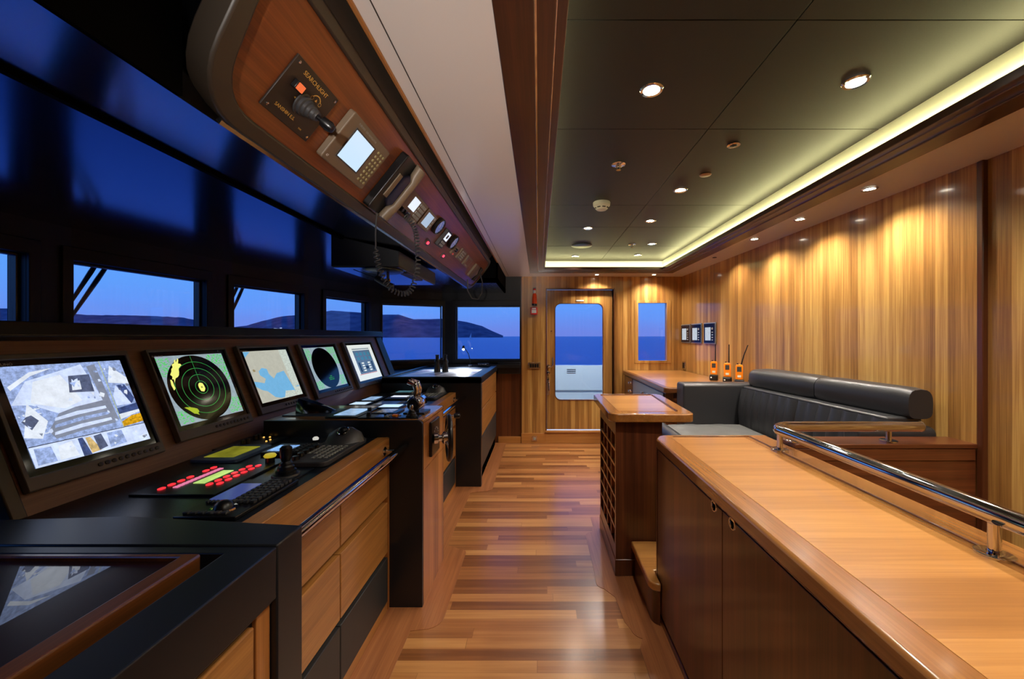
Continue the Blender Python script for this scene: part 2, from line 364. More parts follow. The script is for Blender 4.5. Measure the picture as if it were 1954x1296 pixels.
# back wall : left (dark) part with window_7 opening, then teak part with door and window_8
YB = 5.103
bw = MB()
def wallY(mb, x0, x1, z0, z1, m, y=YB, t=0.09): mb.box(x0, x1, y, y+t, z0, z1, m)
wallY(bw, -1.09, -0.24, WZ1, 2.35, M_DARKWALL)
wallY(bw, -1.09, -0.2275, 0.91, WZ0, M_DARKWALL); wallY(bw, -0.24, -0.2275, WZ0, 2.35, M_DARKWALL)
wallY(bw, -1.09, -0.2275, 0, 0.91, M_MAH_Z)
DX0, DX1, DZ0, DZ1 = 0.105, 0.985, 0.16, 2.02      # door recess
wallY(bw, -0.2275, DX0, 0, 2.30, M_WALL, YB-0.012, 0.102)
wallY(bw, DX0, DX1, DZ1, 2.30, M_WALL, YB-0.012, 0.102)
wallY(bw, DX0, DX1, 0, DZ0-0.02, M_TEAK_X, YB-0.03, 0.12)
W8 = (1.303, 1.69, 1.075, 1.845)
wallY(bw, DX1, W8[0], 0, 2.30, M_WALL); wallY(bw, W8[1], 2.05, 0, 2.30, M_WALL)
wallY(bw, W8[0], W8[1], 0, W8[2], M_WALL); wallY(bw, W8[0], W8[1], W8[3], 2.30, M_WALL)
struct(bw.build('wall_back'))
# vertical battens on the teak column beside the door, and sill
struct(MB().box(DX0-0.02, DX1+0.03, YB-0.045, YB+0.0, DZ0-0.02, DZ0+0.005, M_TEAK_X).build('trim_3', bevel=0.004))
tr = MB(); tr.box(-0.232, -0.222, YB-0.02, YB, 0.0, 2.186, M_MAH_Z); tr.box(DX0-0.012, DX0, YB-0.02, YB, DZ0, DZ1+0.012, M_MAH_Z)
tr.box(DX1, DX1+0.012, YB-0.02, YB, DZ0, DZ1+0.012, M_MAH_Z); tr.box(DX0, DX1, YB-0.02, YB, DZ1, DZ1+0.012, M_MAH_Z)
struct(tr.build('trim_4'))
# door
dr = MB(); gx0, gx1, gz0, gz1 = 0.222, 0.855, 0.553, 1.835
yd = YB+0.075
outer = rrect(DX0+0.003, DX1-0.003, DZ0, DZ1-0.003, 0.001); inner = rrect(gx0, gx1, gz0, gz1, 0.075)
ring_prism(dr, outer, inner, yd, yd+0.045, 'Y', M_WALL)
door = struct(dr.build('door_1'))
g = MB(); g.prism(rrect(gx0, gx1, gz0, gz1, 0.075), 'Y', yd+0.02, yd+0.026, M_GLASS); g.build('pane', door)
g = MB(); ring_prism(g, rrect(gx0-0.008, gx1+0.008, gz0-0.008, gz1+0.008, 0.08), rrect(gx0, gx1, gz0, gz1, 0.075), yd-0.004, yd+0.002, 'Y', M_MAH_Z); g.build('glass_bead', door)
MB().box(0.50, 0.60, yd-0.01, yd, 1.87, 1.885, M_WHITE).build('name_plate', door)
h = MB(); h.lathe([(0.022, 0), (0.022, -0.008), (0.010, -0.01), (0.010, -0.045), (0, -0.045)], (0.128, yd, 1.0), M_CHROME, 'Y'); h.tube([(0.128, yd-0.04, 1.0), (0.165, yd-0.042, 1.0), (0.185, yd-0.045, 1.02), (0.185, yd-0.045, 1.12)], 0.009, M_CHROME); h.build('door_handle', door)
h = MB(); h.lathe([(0.02, 0), (0.02, -0.012), (0.006, -0.016), (0, -0.016)], (0.128, yd, 0.915), M_CHROME, 'Y'); h.build('lock', door)
h = MB(); h.box(0.112, 0.144, yd-0.008, yd, 0.62, 0.86, M_CHROME); h.lathe([(0.012, 0), (0.014, -0.03), (0, -0.036)], (0.128, yd-0.008, 0.82), M_CHROME, 'Y', 16); h.tube([(0.128, yd-0.02, 0.80), (0.135, yd-0.05, 0.76), (0.135, yd-0.05, 0.68)], 0.009, M_CHROME); h.build('latch', door)
MB().lathe([(0.008, 0), (0.008, -0.004), (0, -0.004)], (0.17, yd, 1.47), M_CHROME, 'Y', 12).build('peephole', door)
# door frame reveal
struct(MB().box(DX0-0.001, DX0, YB, YB+0.12, DZ0, DZ1, M_MAH_Z).box(DX1, DX1+0.001, YB, YB+0.12, DZ0, DZ1, M_MAH_Z).build('trim_5'))
# window 8 in the teak wall
f = MB(); x0, x1, z0, z1 = W8
ring_prism(f, [(x0-0.045, z0-0.03), (x1+0.05, z0-0.03), (x1+0.05, z1+0.03), (x0-0.045, z1+0.03)], [(x0+0.006, z0+0.006), (x1-0.006, z0+0.006), (x1-0.006, z1-0.006), (x0+0.006, z1-0.006)], YB-0.006, YB+0.05, 'Y', M_WALL)
w8 = struct(f.build('window_8', bevel=0.002)); g = MB(); g.box(x0, x1, YB+0.03, YB+0.034, z0, z1, M_GLASS); g.build('pane', w8)

# right wall (slightly splayed) and its nearer, recessed run
rw = MB(); XA, YA, XB_, YBt = 1.98, 1.75, 1.88, 5.2
rw.prism([(XA, YA), (XB_, YBt), (XB_+0.1, YBt), (XA+0.1, YA)], 'Z', 0, 2.30, M_WALL)
struct(rw.build('wall_right'))
struct(MB().box(1.995, 2.10, -2.0, 1.75, 0, 2.30, M_WALL).build('trim_6'))
struct(MB().box(1.972, 2.04, 1.722, 1.748, 0, 2.186, M_MAH_Z).build('trim_7', bevel=0.004))
struct(MB().box(-2.6, 2.1, -2.06, -2.0, 0, 2.35, M_WALL).build('wall_rear'))
bb = MB(); bb.box(-0.53, -0.2275, YB-0.02, YB, 0.0, 0.085, M_TEAK_X); bb.box(-0.2275, DX0, YB-0.03, YB-0.012, 0.0, 0.13, M_TEAK_X)
struct(bb.build('baseboard_back', bevel=0.002))
struct(MB().box(-0.2275, DX0-0.012, YB-0.018, YB-0.012, 0.115, 0.12, M_MAH_X).build('trim_8'))

# ------------------------------------------------------------------ ceilings
ZS = 2.186
cf = MB()
cf.box(-2.7, -1.12, -2.0, 5.3, 1.97, 2.02, M_SATIN)
cf.box(-1.12, -0.435, 4.12, 5.3, 1.97, 2.02, M_SATIN)
struct(cf.build('ceiling'))
cg = MB(); cg.box(-0.96, -0.9585, -2, 2.15, 1.9465, 1.9475, M_RECESS)
struct(MB().box(-1.12, -0.435, 4.12, 4.14, 1.97, 2.33, M_RECESS).box(-0.76, -0.435, -2.0, 4.2, 2.30, 2.33, M_RECESS).box(-0.455, -0.435, 4.12, 5.1, 1.97, 2.3, M_RECESS).build('ceiling_recess'))
cs = MB()
cs.box(-0.435, -0.11, -1.7, 5.15, ZS, 2.32, M_SOFFIT); cs.box(-0.11, 1.66, 4.81, 5.15, ZS, 2.32, M_SOFFIT)
cs.box(1.66, 2.12, -1.7, 5.15, ZS, 2.32, M_SOFFIT); cs.box(-0.435, 2.12, -2.0, -1.7, ZS, 2.32, M_SOFFIT)
struct(cs.build('ceiling_soffit'))
struct(MB().box(-0.448, -0.4355, -1.9, 5.09, ZS-0.006, ZS+0.05, M_TEAK_Y).build('trim_9', bevel=0.003))
struct(MB().box(-0.395, -0.392, -1.9, 5.05, ZS-0.0015, ZS, M_TAUPE).build('trim_10'))
# wood tray frame
tf = MB()
def framering(x0, x1, y0, y1, w, z0, z1, m):
    o = [(x0, y0), (x1, y0), (x1, y1), (x0, y1)]; i = [(x0+w, y0+w), (x1-w, y0+w), (x1-w, y1-w), (x0+w, y1-w)]
    ring_prism(tf, o, i, z0, z1, 'Z', m)
framering(-0.11, 1.66, -1.7, 4.81, 0.10, ZS-0.004, ZS+0.03, M_TRIM)
framering(-0.012, 1.562, -1.6, 4.712, 0.055, ZS+0.004, ZS+0.034, M_TRIM)
framering(0.042, 1.508, -1.55, 4.658, 0.03, ZS+0.010, ZS+0.044, M_TRIM)
struct(tf.build('trim_11', bevel=0.003))
st = MB(); tf2 = tf
for w, z in ((-0.010, ZS+0.003), (0.040, ZS+0.009)):
    ring_prism(st, [(w, -1.6-w*0), (1.55-w, -1.6), (1.55-w, 4.70-w), (w, 4.70-w)], [(w+0.005, -1.595), (1.545-w, -1.595), (1.545-w, 4.695-w), (w+0.005, 4.695-w)], z-0.002, z+0.004, 'Z', M_CHROME)
struct(st.build('trim_12'))
# cove walls
cv = MB(); CX0, CX1, CY1 = -0.03, 1.53, 4.80
ring_prism(cv, [(CX0-0.02, -1.7), (CX1+0.02, -1.7), (CX1+0.02, CY1+0.02), (CX0-0.02, CY1+0.02)], [(CX0, -1.68), (CX1, -1.68), (CX1, CY1), (CX0, CY1)], ZS+0.03, 2.36, 'Z', M_COVE)
struct(cv.build('trim_13'))
# dark tray ceiling, in panels with fine open joints
tp = MB(); gx = [CX0, 0.76, CX1]; gy = [-1.68, 0.2, 1.14, 1.74, 2.75, 3.3, 4.0, CY1]
for i in range(2):
    for j in range(len(gy)-1):
        tp.box(gx[i]+0.0015, gx[i+1]-0.0015, gy[j]+0.0015, gy[j+1]-0.0015, 2.33, 2.345, M_TRAY)
tp.box(CX0, CX1, -1.68, CY1, 2.3455, 2.36, M_RECESS)
struct(tp.build('ceiling_tray', bevel=0.001))
# LED tape lying behind the lip
lm = MB()
lm.box(1.512, 1.526, -1.5, 4.77, ZS+0.045, ZS+0.05, E_LED); led = lm.build('led_strip'); tag(led, 'glowing cove light strip along the right side of the dark tray ceiling', 'light strip', 'cove light strips')
lm = MB(); lm.box(0.05, 1.51, 4.72, 4.735, ZS+0.045, ZS+0.05, E_LED); led = lm.build('led_strip'); tag(led, 'glowing cove light strip above the door end of the dark tray ceiling', 'light strip', 'cove light strips')
lm = MB(); lm.box(-0.024, -0.012, -1.5, 4.70, ZS+0.045, ZS+0.048, E_LED); led = lm.build('led_strip'); tag(led, 'dim cove light strip along the window side of the dark tray ceiling', 'light strip', 'cove light strips')

# downlights
def spot(loc, W, ang=120, blend=0.7, col=(1.0, 0.91, 0.77), r=0.03):  # beam shared by fitted downlights and added unseen fills
    ld = bpy.data.lights.new('downlight_or_fill_beam', 'SPOT'); ld.energy = W; ld.spot_size = math.radians(ang); ld.spot_blend = blend; ld.color = col; ld.shadow_soft_size = r
    o = bpy.data.objects.new('downlight_or_fill_beam', ld); C.objects.link(o); o.location = loc; return o
dl0 = thing('ceiling_downlight', 'x', 'downlight', (0, 0, 0), group='downlights in the dark tray ceiling')
MB().lathe([(0.030, 0.0), (0.042, 0.0), (0.044, -0.003), (0.040, -0.007), (0.031, -0.005)], (0, 0, 0), M_CHROME).build('trim_ring', dl0)
MB().lathe([(0.0, -0.001), (0.031, -0.001), (0.031, 0.0), (0.0, 0.0)], (0, 0, 0), E_LAMP).build('lamp_lens', dl0)
DL = [(0.424, 1.458, 'nearest bright downlight in the dark ceiling, on its window side'), (1.155, 1.413, 'bright downlight in the dark ceiling nearest the top right, beside the cove strip'),
      (0.897, 2.457, 'downlight in the dark ceiling just beyond the small blank disc'), (0.896, 3.113, 'downlight in the dark ceiling above the right edge of the glazed door'),
      (1.135, 3.887, 'downlight in the dark ceiling right of the far sprinkler'), (1.13, 4.42, 'downlight in the dark ceiling close to the door-end cove strip, right of the pair'),
      (0.422, 3.324, 'downlight in the dark ceiling between smoke detector and round black speaker'), (0.42, 4.48, 'downlight in the dark ceiling close to the door-end cove strip, left of the pair')]
for i, (x, y, lb_) in enumerate(DL):
    if i == 0: dl0.location = (x, y, 2.329); dl0['label'] = lb_
    else: dup(dl0, (x, y, 2.329), lb_)
    spot((x, y, 2.315), SPOT_W)
for x, y in ((0.424, 0.3), (1.155, 0.3), (0.8, -0.9)): spot((x, y, 2.315), SPOT_W)  # added beams out of view, without fittings, to light the near room
SL = [(0.74, 4.93, 'downlight in the pale soffit above the door'), (1.466, 4.93, 'downlight in the pale soffit above the narrow teak-framed window'),
      (1.74, 3.127, 'farthest downlight in the pale soffit along the right wall'), (1.75, 2.597, 'middle downlight in the pale soffit along the right wall'), (1.76, 2.063, 'nearest downlight in the pale soffit along the right wall')]
for i, (x, y, lb_) in enumerate(SL):
    d = dup(dl0, (x, y, ZS-0.001), lb_); d['group'] = 'downlights in the pale soffit'; d.scale = (0.85, 0.85, 0.85)
    spot((x, y, ZS-0.012), SOFFIT_W, 140, 0.8)
spot((1.75, 3.7, ZS-0.012), SOFFIT_W*0.5, 140, 0.8)
spot((1.75, 0.9, ZS-0.012), SOFFIT_W, 140, 0.8)  # added beam beyond the view, no fitting, to light the near end
spot((1.75, 0.1, ZS-0.012), SOFFIT_W, 140, 0.8)  # second added beam beyond the view, also without a fitting

# added unseen fill beam, no lamp body, to brighten the pale soffit
soffit_fill = spot((0.02, -1.85, 1.35), SOFFIT_FILL_W, 24, 1.0, (1.0, 0.93, 0.86), 0.05)
soffit_fill.rotation_euler = (math.radians(90+12.5), 0, math.radians(5.5))
# ceiling fittings
t = thing('smoke_detector', 'white round smoke detector under the dark tray ceiling', 'smoke detector', (0.436, 2.69, 2.329))
MB().lathe([(0.0, 0), (0.058, 0), (0.060, -0.006), (0.058, -0.024), (0.050, -0.030)], (0, 0, 0), M_WHITE).build('base', t)
MB().lathe([(0.050, -0.028), (0.046, -0.040), (0.034, -0.052), (0.0, -0.055)], (0, 0, 0), M_WHITE).build('cover', t)
v = MB()
for k in range(8):
    a = k*PI/4+0.2; v.T = Matrix.Rotation(a, 4, 'Z'); v.box(0.042, 0.0475, -0.011, 0.011, -0.044, -0.038, M_GREYPL)
v.build('vent', t)
def sprinkler(loc, label):
    t = thing('sprinkler_head', label, 'sprinkler', loc, group='sprinklers in the dark ceiling')
    MB().lathe([(0.0, 0), (0.038, 0), (0.038, -0.003), (0.026, -0.007), (0.014, -0.008), (0, -0.008)], (0, 0, 0), M_CHROME).build('escutcheon', t)
    d = MB(); d.tube([(0, 0, -0.006), (0, 0, -0.03)], 0.004, M_CHROME, 8); d.lathe([(0, -0.03), (0.013, -0.03), (0.013, -0.032), (0, -0.032)], (0, 0, 0), M_CHROME, n=12)
    d.tube([(-0.008, 0, -0.008), (-0.010, 0, -0.02), (0, 0, -0.03)], 0.0018, M_CHROME, 6); d.tube([(0.008, 0, -0.008), (0.010, 0, -0.02), (0, 0, -0.03)], 0.0018, M_CHROME, 6); d.build('deflector', t)
sprinkler((0.430, 2.092, 2.329), 'nearer chrome sprinkler in the dark ceiling, close to smoke detector')
sprinkler((0.941, 3.91, 2.329), 'farther chrome sprinkler in the dark ceiling beside a downlight')
t = thing('recessed_camera', 'small chrome-ringed black eye in the dark ceiling', 'sensor', (0.945, 1.88, 2.329))
MB().lathe([(0.017, 0), (0.030, 0), (0.030, -0.004), (0.018, -0.005)], (0, 0, 0), M_CHROME).build('ring', t)
MB().lathe([(0, -0.001), (0.019, -0.001), (0.015, -0.007), (0, -0.010)], (0, 0, 0), M_PLASTIC).build('lens', t)
t = thing('blank_disc', 'small flat metal disc set in the dark ceiling', 'cover plate', (0.957, 2.227, 2.329))
MB().lathe([(0, 0), (0.032, 0), (0.032, -0.003), (0.027, -0.005), (0, -0.005)], (0, 0, 0), mat('bronze', S(120, 90, 70), 0.3, 1.0)).build('plate', t)
t = thing('ceiling_speaker', 'round black speaker grille in the dark ceiling near the door', 'speaker', (0.438, 3.955, 2.329))
MB().lathe([(0, 0), (0.105, 0), (0.105, -0.006), (0.095, -0.01), (0, -0.012)], (0, 0, 0), M_PLASTIC, n=32).build('grille', t)
tag(MB().lathe([(0, 0), (0.02, 0), (0.02, -0.004), (0, -0.006)], (1.75, 3.86, ZS), M_GREYPL).build('soffit_sensor'), 'tiny dark round sensor in the pale soffit by the right wall', 'sensor')

# ------------------------------------------------------------------ console run on the window side
XF, ZD = -0.77, 0.88
def drawer(mb_parent, name, y0, y1, z0, z1, m, xf=XF, face=1):
    d = MB(); d.box(xf-0.25, xf, y0, y1, z0, z1, m); return d.build(name, mb_parent, bevel=0.003)
def console_section(label, y0, y1, seams):
    t = thing('console_cabinet', label, 'cabinet')
    b = MB(); b.box(-1.60, XF-0.055, y0, y1, 0.0, ZD-0.03, M_RECESS); b.build('carcass', t)
    MB().box(-1.60, XF-0.062, y0, y1, ZD-0.03, ZD-0.004, M_DESK).build('desk_top', t)
    MB().box(XF-0.062, XF, y0, y1, 0.755, ZD, M_TEAK_Y).build('apron', t, bevel=0.003)
    MB().box(XF-0.3, XF-0.004, y0, y1, 0.0, 0.045, M_TEAK_Y).build('plinth', t)
    ys = [y0]+seams+[y1-0.018]
    for a, c in zip(ys[:-1], ys[1:]):
        drawer(t, 'drawer', a+0.003, c-0.003, 0.583, 0.743, M_TEAK_Y)
        drawer(t, 'drawer', a+0.003, c-0.003, 0.30, 0.553, M_TEAK_Y)
        o = drawer(t, 'drawer', a+0.003, c-0.003, 0.05, 0.274, M_DARKDR); o['label'] = 'charcoal bottom drawer'
    MB().box(XF-0.3, XF, y1-0.016, y1-0.001, 0.0, 0.755, M_TEAK_Z).build('stile', t)
    return t
console_section('teak-fronted console cabinet with charcoal bottom drawers below the two nearest large monitors', 1.038, 2.0, [1.507])
console_section('teak-fronted console cabinet between the steering wheel block and the chart table', 2.44, 3.6, [3.05])
def grab(label, y0, y1, ybr):
    t = thing('grab_rail', label, 'handrail')
    MB().tube([(-0.70, y0+0.01, 0.836), (-0.69, y0, 0.836), (-0.69, y1, 0.836), (-0.70, y1+0.005, 0.836)][1:3], 0.0185, M_CHROME, 20).build('rail', t)
    for y in ybr:
        b = MB(); b.lathe([(0, 0), (0.022, 0), (0.022, 0.005), (0.008, 0.008), (0.008, 0.03), (0.011, 0.05), (0.006, 0.07), (0, 0.07)], (XF, y, 0.828), M_CHROME, 'X', 16)
        b.build('bracket', t)
    return t
grab('polished steel grab rail in front of the nearer console drawers', 0.99, 1.99, [1.12, 1.93])
grab('polished steel grab rail in front of the farther console drawers', 2.46, 3.58, [2.56, 3.50])

# dark dividing panel and near chart desk
t = thing('divider_panel', 'matt black upright dividing panel between near chart desk and monitor console', 'panel')
MB().prism([(-0.60, 0.985), (-1.10, 1.035), (-1.62, 1.0), (-1.62, 0.89), (-0.60, 0.89)], 'Z', 0.0, 0.921, M_BLACK).build('panel', t, bevel=0.004)
t = thing('chart_desk', 'near black desk with a dark glossy wooden glass top and teak drawer', 'desk')
b = MB(); b.box(-1.62, -0.625, -1.3, 0.888, 0.0, 0.84, M_BLACK); b.build('carcass', t)
b = MB(); ring_prism(b, [(-1.62, -1.3), (-0.60, -1.3), (-0.60, 0.888), (-1.62, 0.888)], [(-1.55, -1.23), (-0.70, -1.23), (-0.70, 0.862), (-1.55, 0.862)], 0.80, 0.918, 'Z', M_BLACK); b.build('rim', t, bevel=0.003)
b = MB(); ring_prism(b, [(-1.54, -1.2), (-0.735, -1.2), (-0.735, 0.845), (-1.54, 0.845)], [(-1.50, -1.15), (-0.775, -1.15), (-0.775, 0.835), (-1.50, 0.835)], 0.86, 0.926, 'Z', M_MAH_Y); b.build('wooden_edge', t, bevel=0.008)
b = MB(); b.box(-1.50, -0.775, -1.15, 0.835, 0.87, 0.915, M_TGLASS); b.build('glass_top', t)
b = MB(); b.box(-1.5, -0.735, -1.2, 0.85, 0.84, 0.87, M_BLACK); b.build('tray', t)
MB().box(-0.9, -0.615, 0.845, 0.888, 0.0, 0.80, M_TEAK_Z).build('stile', t, bevel=0.002)
for y0, y1 in ((0.1, 0.835), (-0.65, 0.092)):
    MB().box(-0.9, -0.612, y0, y1, 0.42, 0.775, M_TEAK_Y).build('drawer', t, bevel=0.004)
    MB().box(-0.9, -0.612, y0, y1, 0.06, 0.405, M_TEAK_Y).build('drawer', t, bevel=0.004)

# sloped instrument dashboard
PA = Vector((-1.48, 0, 0.88)); PD = Vector((-0.215, 0, 0.55)); PD.normalize()
def panel_frame(y, tt, w=0.0):
    p = PA+PD*tt; n = Vector((0, 1, 0)).cross(PD); p = p+n*w; return frame((p.x, y, p.z), (0, 1, 0), PD)
t = thing('instrument_dashboard', 'long sloped dark wood dashboard carrying five screens below the windows', 'dashboard')
b = MB(); b.prism([(-1.485, 0.876), (-1.70, 1.425), (-1.82, 1.425), (-1.82, 0.876)], 'Y', 1.12, 3.98, M_DASH); b.build('fascia', t)
pf = panel_frame(0, 0)
b = MB(); b.box(1.085, 4.12, 0.545, 0.60, -0.10, 0.035, M_BLACK); b.build('top_cap', t, mw=pf, bevel=0.006)
b = MB(); b.prism([(-1.472, 0.878), (-1.676, 1.40), (-1.84, 1.40), (-1.84, 0.878)], 'Y', 3.98, 4.12, M_BLACK); b.build('end_cap', t, bevel=0.006)
b = MB(); b.prism([(-1.472, 0.878), (-1.676, 1.40), (-1.84, 1.40), (-1.84, 0.878)], 'Y', 1.085, 1.12, M_TAUPE); b.build('end_trim', t, bevel=0.004)

def picture(mb, polys, w0=0.0, dw=0.00009):
    for i, (pts, m) in enumerate(polys):
        mb.poly([(u, v, w0+dw*i) for u, v in pts], m)
def monitor(label, y0, y1, t0, t1, sy0, sy1, st0, st1, brand, nb):
    cy, ct = (y0+y1)/2, (t0+t1)/2
    t = thing('monitor', label, 'monitor', frame=panel_frame(cy, ct), group='console monitors')
    W, H = (y1-y0)/2, (t1-t0)/2
    b = MB(); ring_prism(b, [(-W, -H), (W, -H), (W, H), (-W, H)], [(sy0-cy-0.025, st0-ct-0.022), (sy1-cy+0.025, st0-ct-0.022), (sy1-cy+0.025, st1-ct+0.02), (sy0-cy-0.025, st1-ct+0.02)], 0.0, 0.022, 'Z', M_BEZEL)
    b.build('bezel', t, bevel=0.003)
    b = MB(); b.box(sy0-cy-0.026, sy1-cy+0.026, st0-ct-0.023, st1-ct+0.021, 0.0, 0.013, M_SCRBLK); b.build('front_glass', t)
    b = MB(); by = -H+(st0-t0-0.02)/2
    for k in range(nb):
        b.lathe([(0, 0), (0.007, 0), (0.007, 0.003), (0.004, 0.004), (0, 0.004)], (W-0.03-0.022*k*(W/0.21), by, 0.022), M_PLASTIC, n=10)
    b.build('button_row', t)
    text(t, brand, sy0-cy-0.01, H-0.030, 0.0135, 0.012, mat('pale_print', S(190, 190, 190), 0.5), 'LEFT')
    return t, (sy0-cy, sy1-cy, st0-ct, st1-ct)

# 1: camera picture
t, (u0, u1, v0, v1) = monitor('nearest and largest monitor, showing grey-blue deck camera views', 1.13, 1.542, 0.06, 0.49, 1.166, 1.509, 0.125, 0.453, 'FURUNO', 10)
sw, sh = u1-u0, v1-v0
def N(pts): return [(u0+a*sw, v0+b_*sh) for a, b_ in pts]
g1 = emis('cam_mid', S(146, 166, 212), 1.1, 0.35, 60); g2 = emis('cam_light', S(198, 212, 242), 1.15, 0.15, 25); g3 = emis('cam_dark', S(84, 94, 124), 1, 0.3, 45)
g4 = emis('cam_steps', S(130, 138, 158), 1, 0.12, 30); g5 = emis('cam_white', S(228, 236, 248), 1, 0.1, 30); g6 = emis('cam_yellow', S(216, 160, 20), 1, 0.4, 90); g7 = emis('cam_blue', S(60, 78, 130), 1, 0.4, 40)
gl = emis('cam_line', S(190, 200, 90), 1)
s = MB()
picture(s, [(N([(0, 0), (1, 0), (1, 1), (0, 1)]), g1),
    (N([(0.0, .62), (.15, .84), (.62, .98), (.70, .55), (.42, .50), (.3, .48), (.13, .60)]), g2),
    (N([(.02, .80), (.2, .93), (.38, .96), (.2, .89), (.03, .76)]), g5),
    (N([(.13, .62), (.2, .83), (.42, .88), (.52, .58), (.36, .52)]), g5),
    (N([(.44, .68), (.48, .86), (.66, .86), (.65, .66)]), g3), (N([(.47, .70), (.49, .80), (.56, .80), (.55, .70)]), g5),
    (N([(.3, .48), (.44, .52), (.7, .55), (.74, .25), (.22, .22), (.18, .32)]), g4)]
    + [(N([(.26-.02*k, .44-.07*k), (.44, .475-.07*k), (.71+.01*k, .485-.07*k), (.71+.01*k, .455-.07*k), (.44, .435-.07*k), (.25-.02*k, .41-.07*k)]), g1 if k % 2 else g2) for k in range(4)]
    + [(N([(0, .3), (.1, .62), (.2, .42), (.12, .26)]), g5), (N([(.02, .45), (.09, .52), (.14, .44), (.07, .36)]), g3), (N([(.66, .95), (.74, .97), (.77, .3), (.71, .3)]), g4),
       (N([(.785, .0), (.79, .0), (.79, 1), (.785, 1)]), gl), (N([(.79, 0), (1, 0), (1, 1), (.79, 1)]), g1),
       (N([(.80, .74), (.87, .94), (1, .78), (1, .70)]), g5), (N([(.80, .58), (.86, .7), (.95, .46), (.80, .46)]), g2), (N([(.87, .7), (.95, .7), (1, .52), (.95, .46)]), g7),
       (N([(.79, .43), (1, .46), (1, .38), (.79, .36)]), g7), (N([(.79, .36), (1, .38), (1, .35), (.79, .30)]), g5), (N([(.79, .21), (1, .23), (1, .33), (.90, .32), (.79, .27)]), g6),
       (N([(0, 0), (1, 0), (1, .2), (0, .2)]), g2), (N([(0, .199), (1, .199), (1, .206), (0, .206)]), M_PLASTIC),
       (N([(.02, .02), (.16, .02), (.15, .17), (.03, .18)]), g1), (N([(.18, .02), (.33, .02), (.31, .18), (.2, .16)]), g5), (N([(.36, 0), (.43, .0), (.40, .19), (.36, .19)]), g7),
       (N([(.43, .01), (.52, .02), (.46, .18), (.42, .18)]), emis('cam_tan', S(210, 180, 120), 1, 0.3, 60)), (N([(.50, .02), (.58, .04), (.56, .19), (.49, .18)]), g3), (N([(.60, .02), (.76, .03), (.75, .18), (.61, .18)]), g1), (N([(.78, .02), (.99, .02), (.98, .18), (.79, .17)]), g2)])
random.seed(21)
def shard(a, b_, r1, m, w):
    n = random.choice((3, 4, 4, 5)); th = random.random()*6.28; p = []
    for k in range(n):
        an = th+2*PI*k/n; rr_ = r1*(0.5+random.random()); p.append((min(max(a+rr_*math.cos(an), 0.005), .995), min(max(b_+rr_*math.sin(an)*1.2, .01), .99)))
    s.poly([(u, v, w) for u, v in N(p)], m)
wq = 0.0046
for i in range(46):
    a, b_ = random.choice([(random.uniform(.01, .2), random.uniform(.26, .62)), (random.uniform(.66, .77), random.uniform(.24, .9)), (random.uniform(.80, .99), random.uniform(.45, .95)), (random.uniform(.02, .98), random.uniform(.03, .17)), (random.uniform(.42, .68), random.uniform(.58, .9))])
    shard(a, b_, random.uniform(.008, .024), random.choice([g1, g2, g3, g4, g5, g5]), wq+0.00002*i)
for k in range(7): s.quad(*[(u, v, 0.0060) for u, v in N([(.135+.001*k, .30+.05*k), (.165, .30+.05*k), (.163, .308+.05*k), (.133, .308+.05*k)])], g5)
s.build('screen', t, keep=True, mw=Matrix.Translation((0, 0, 0.0136)))
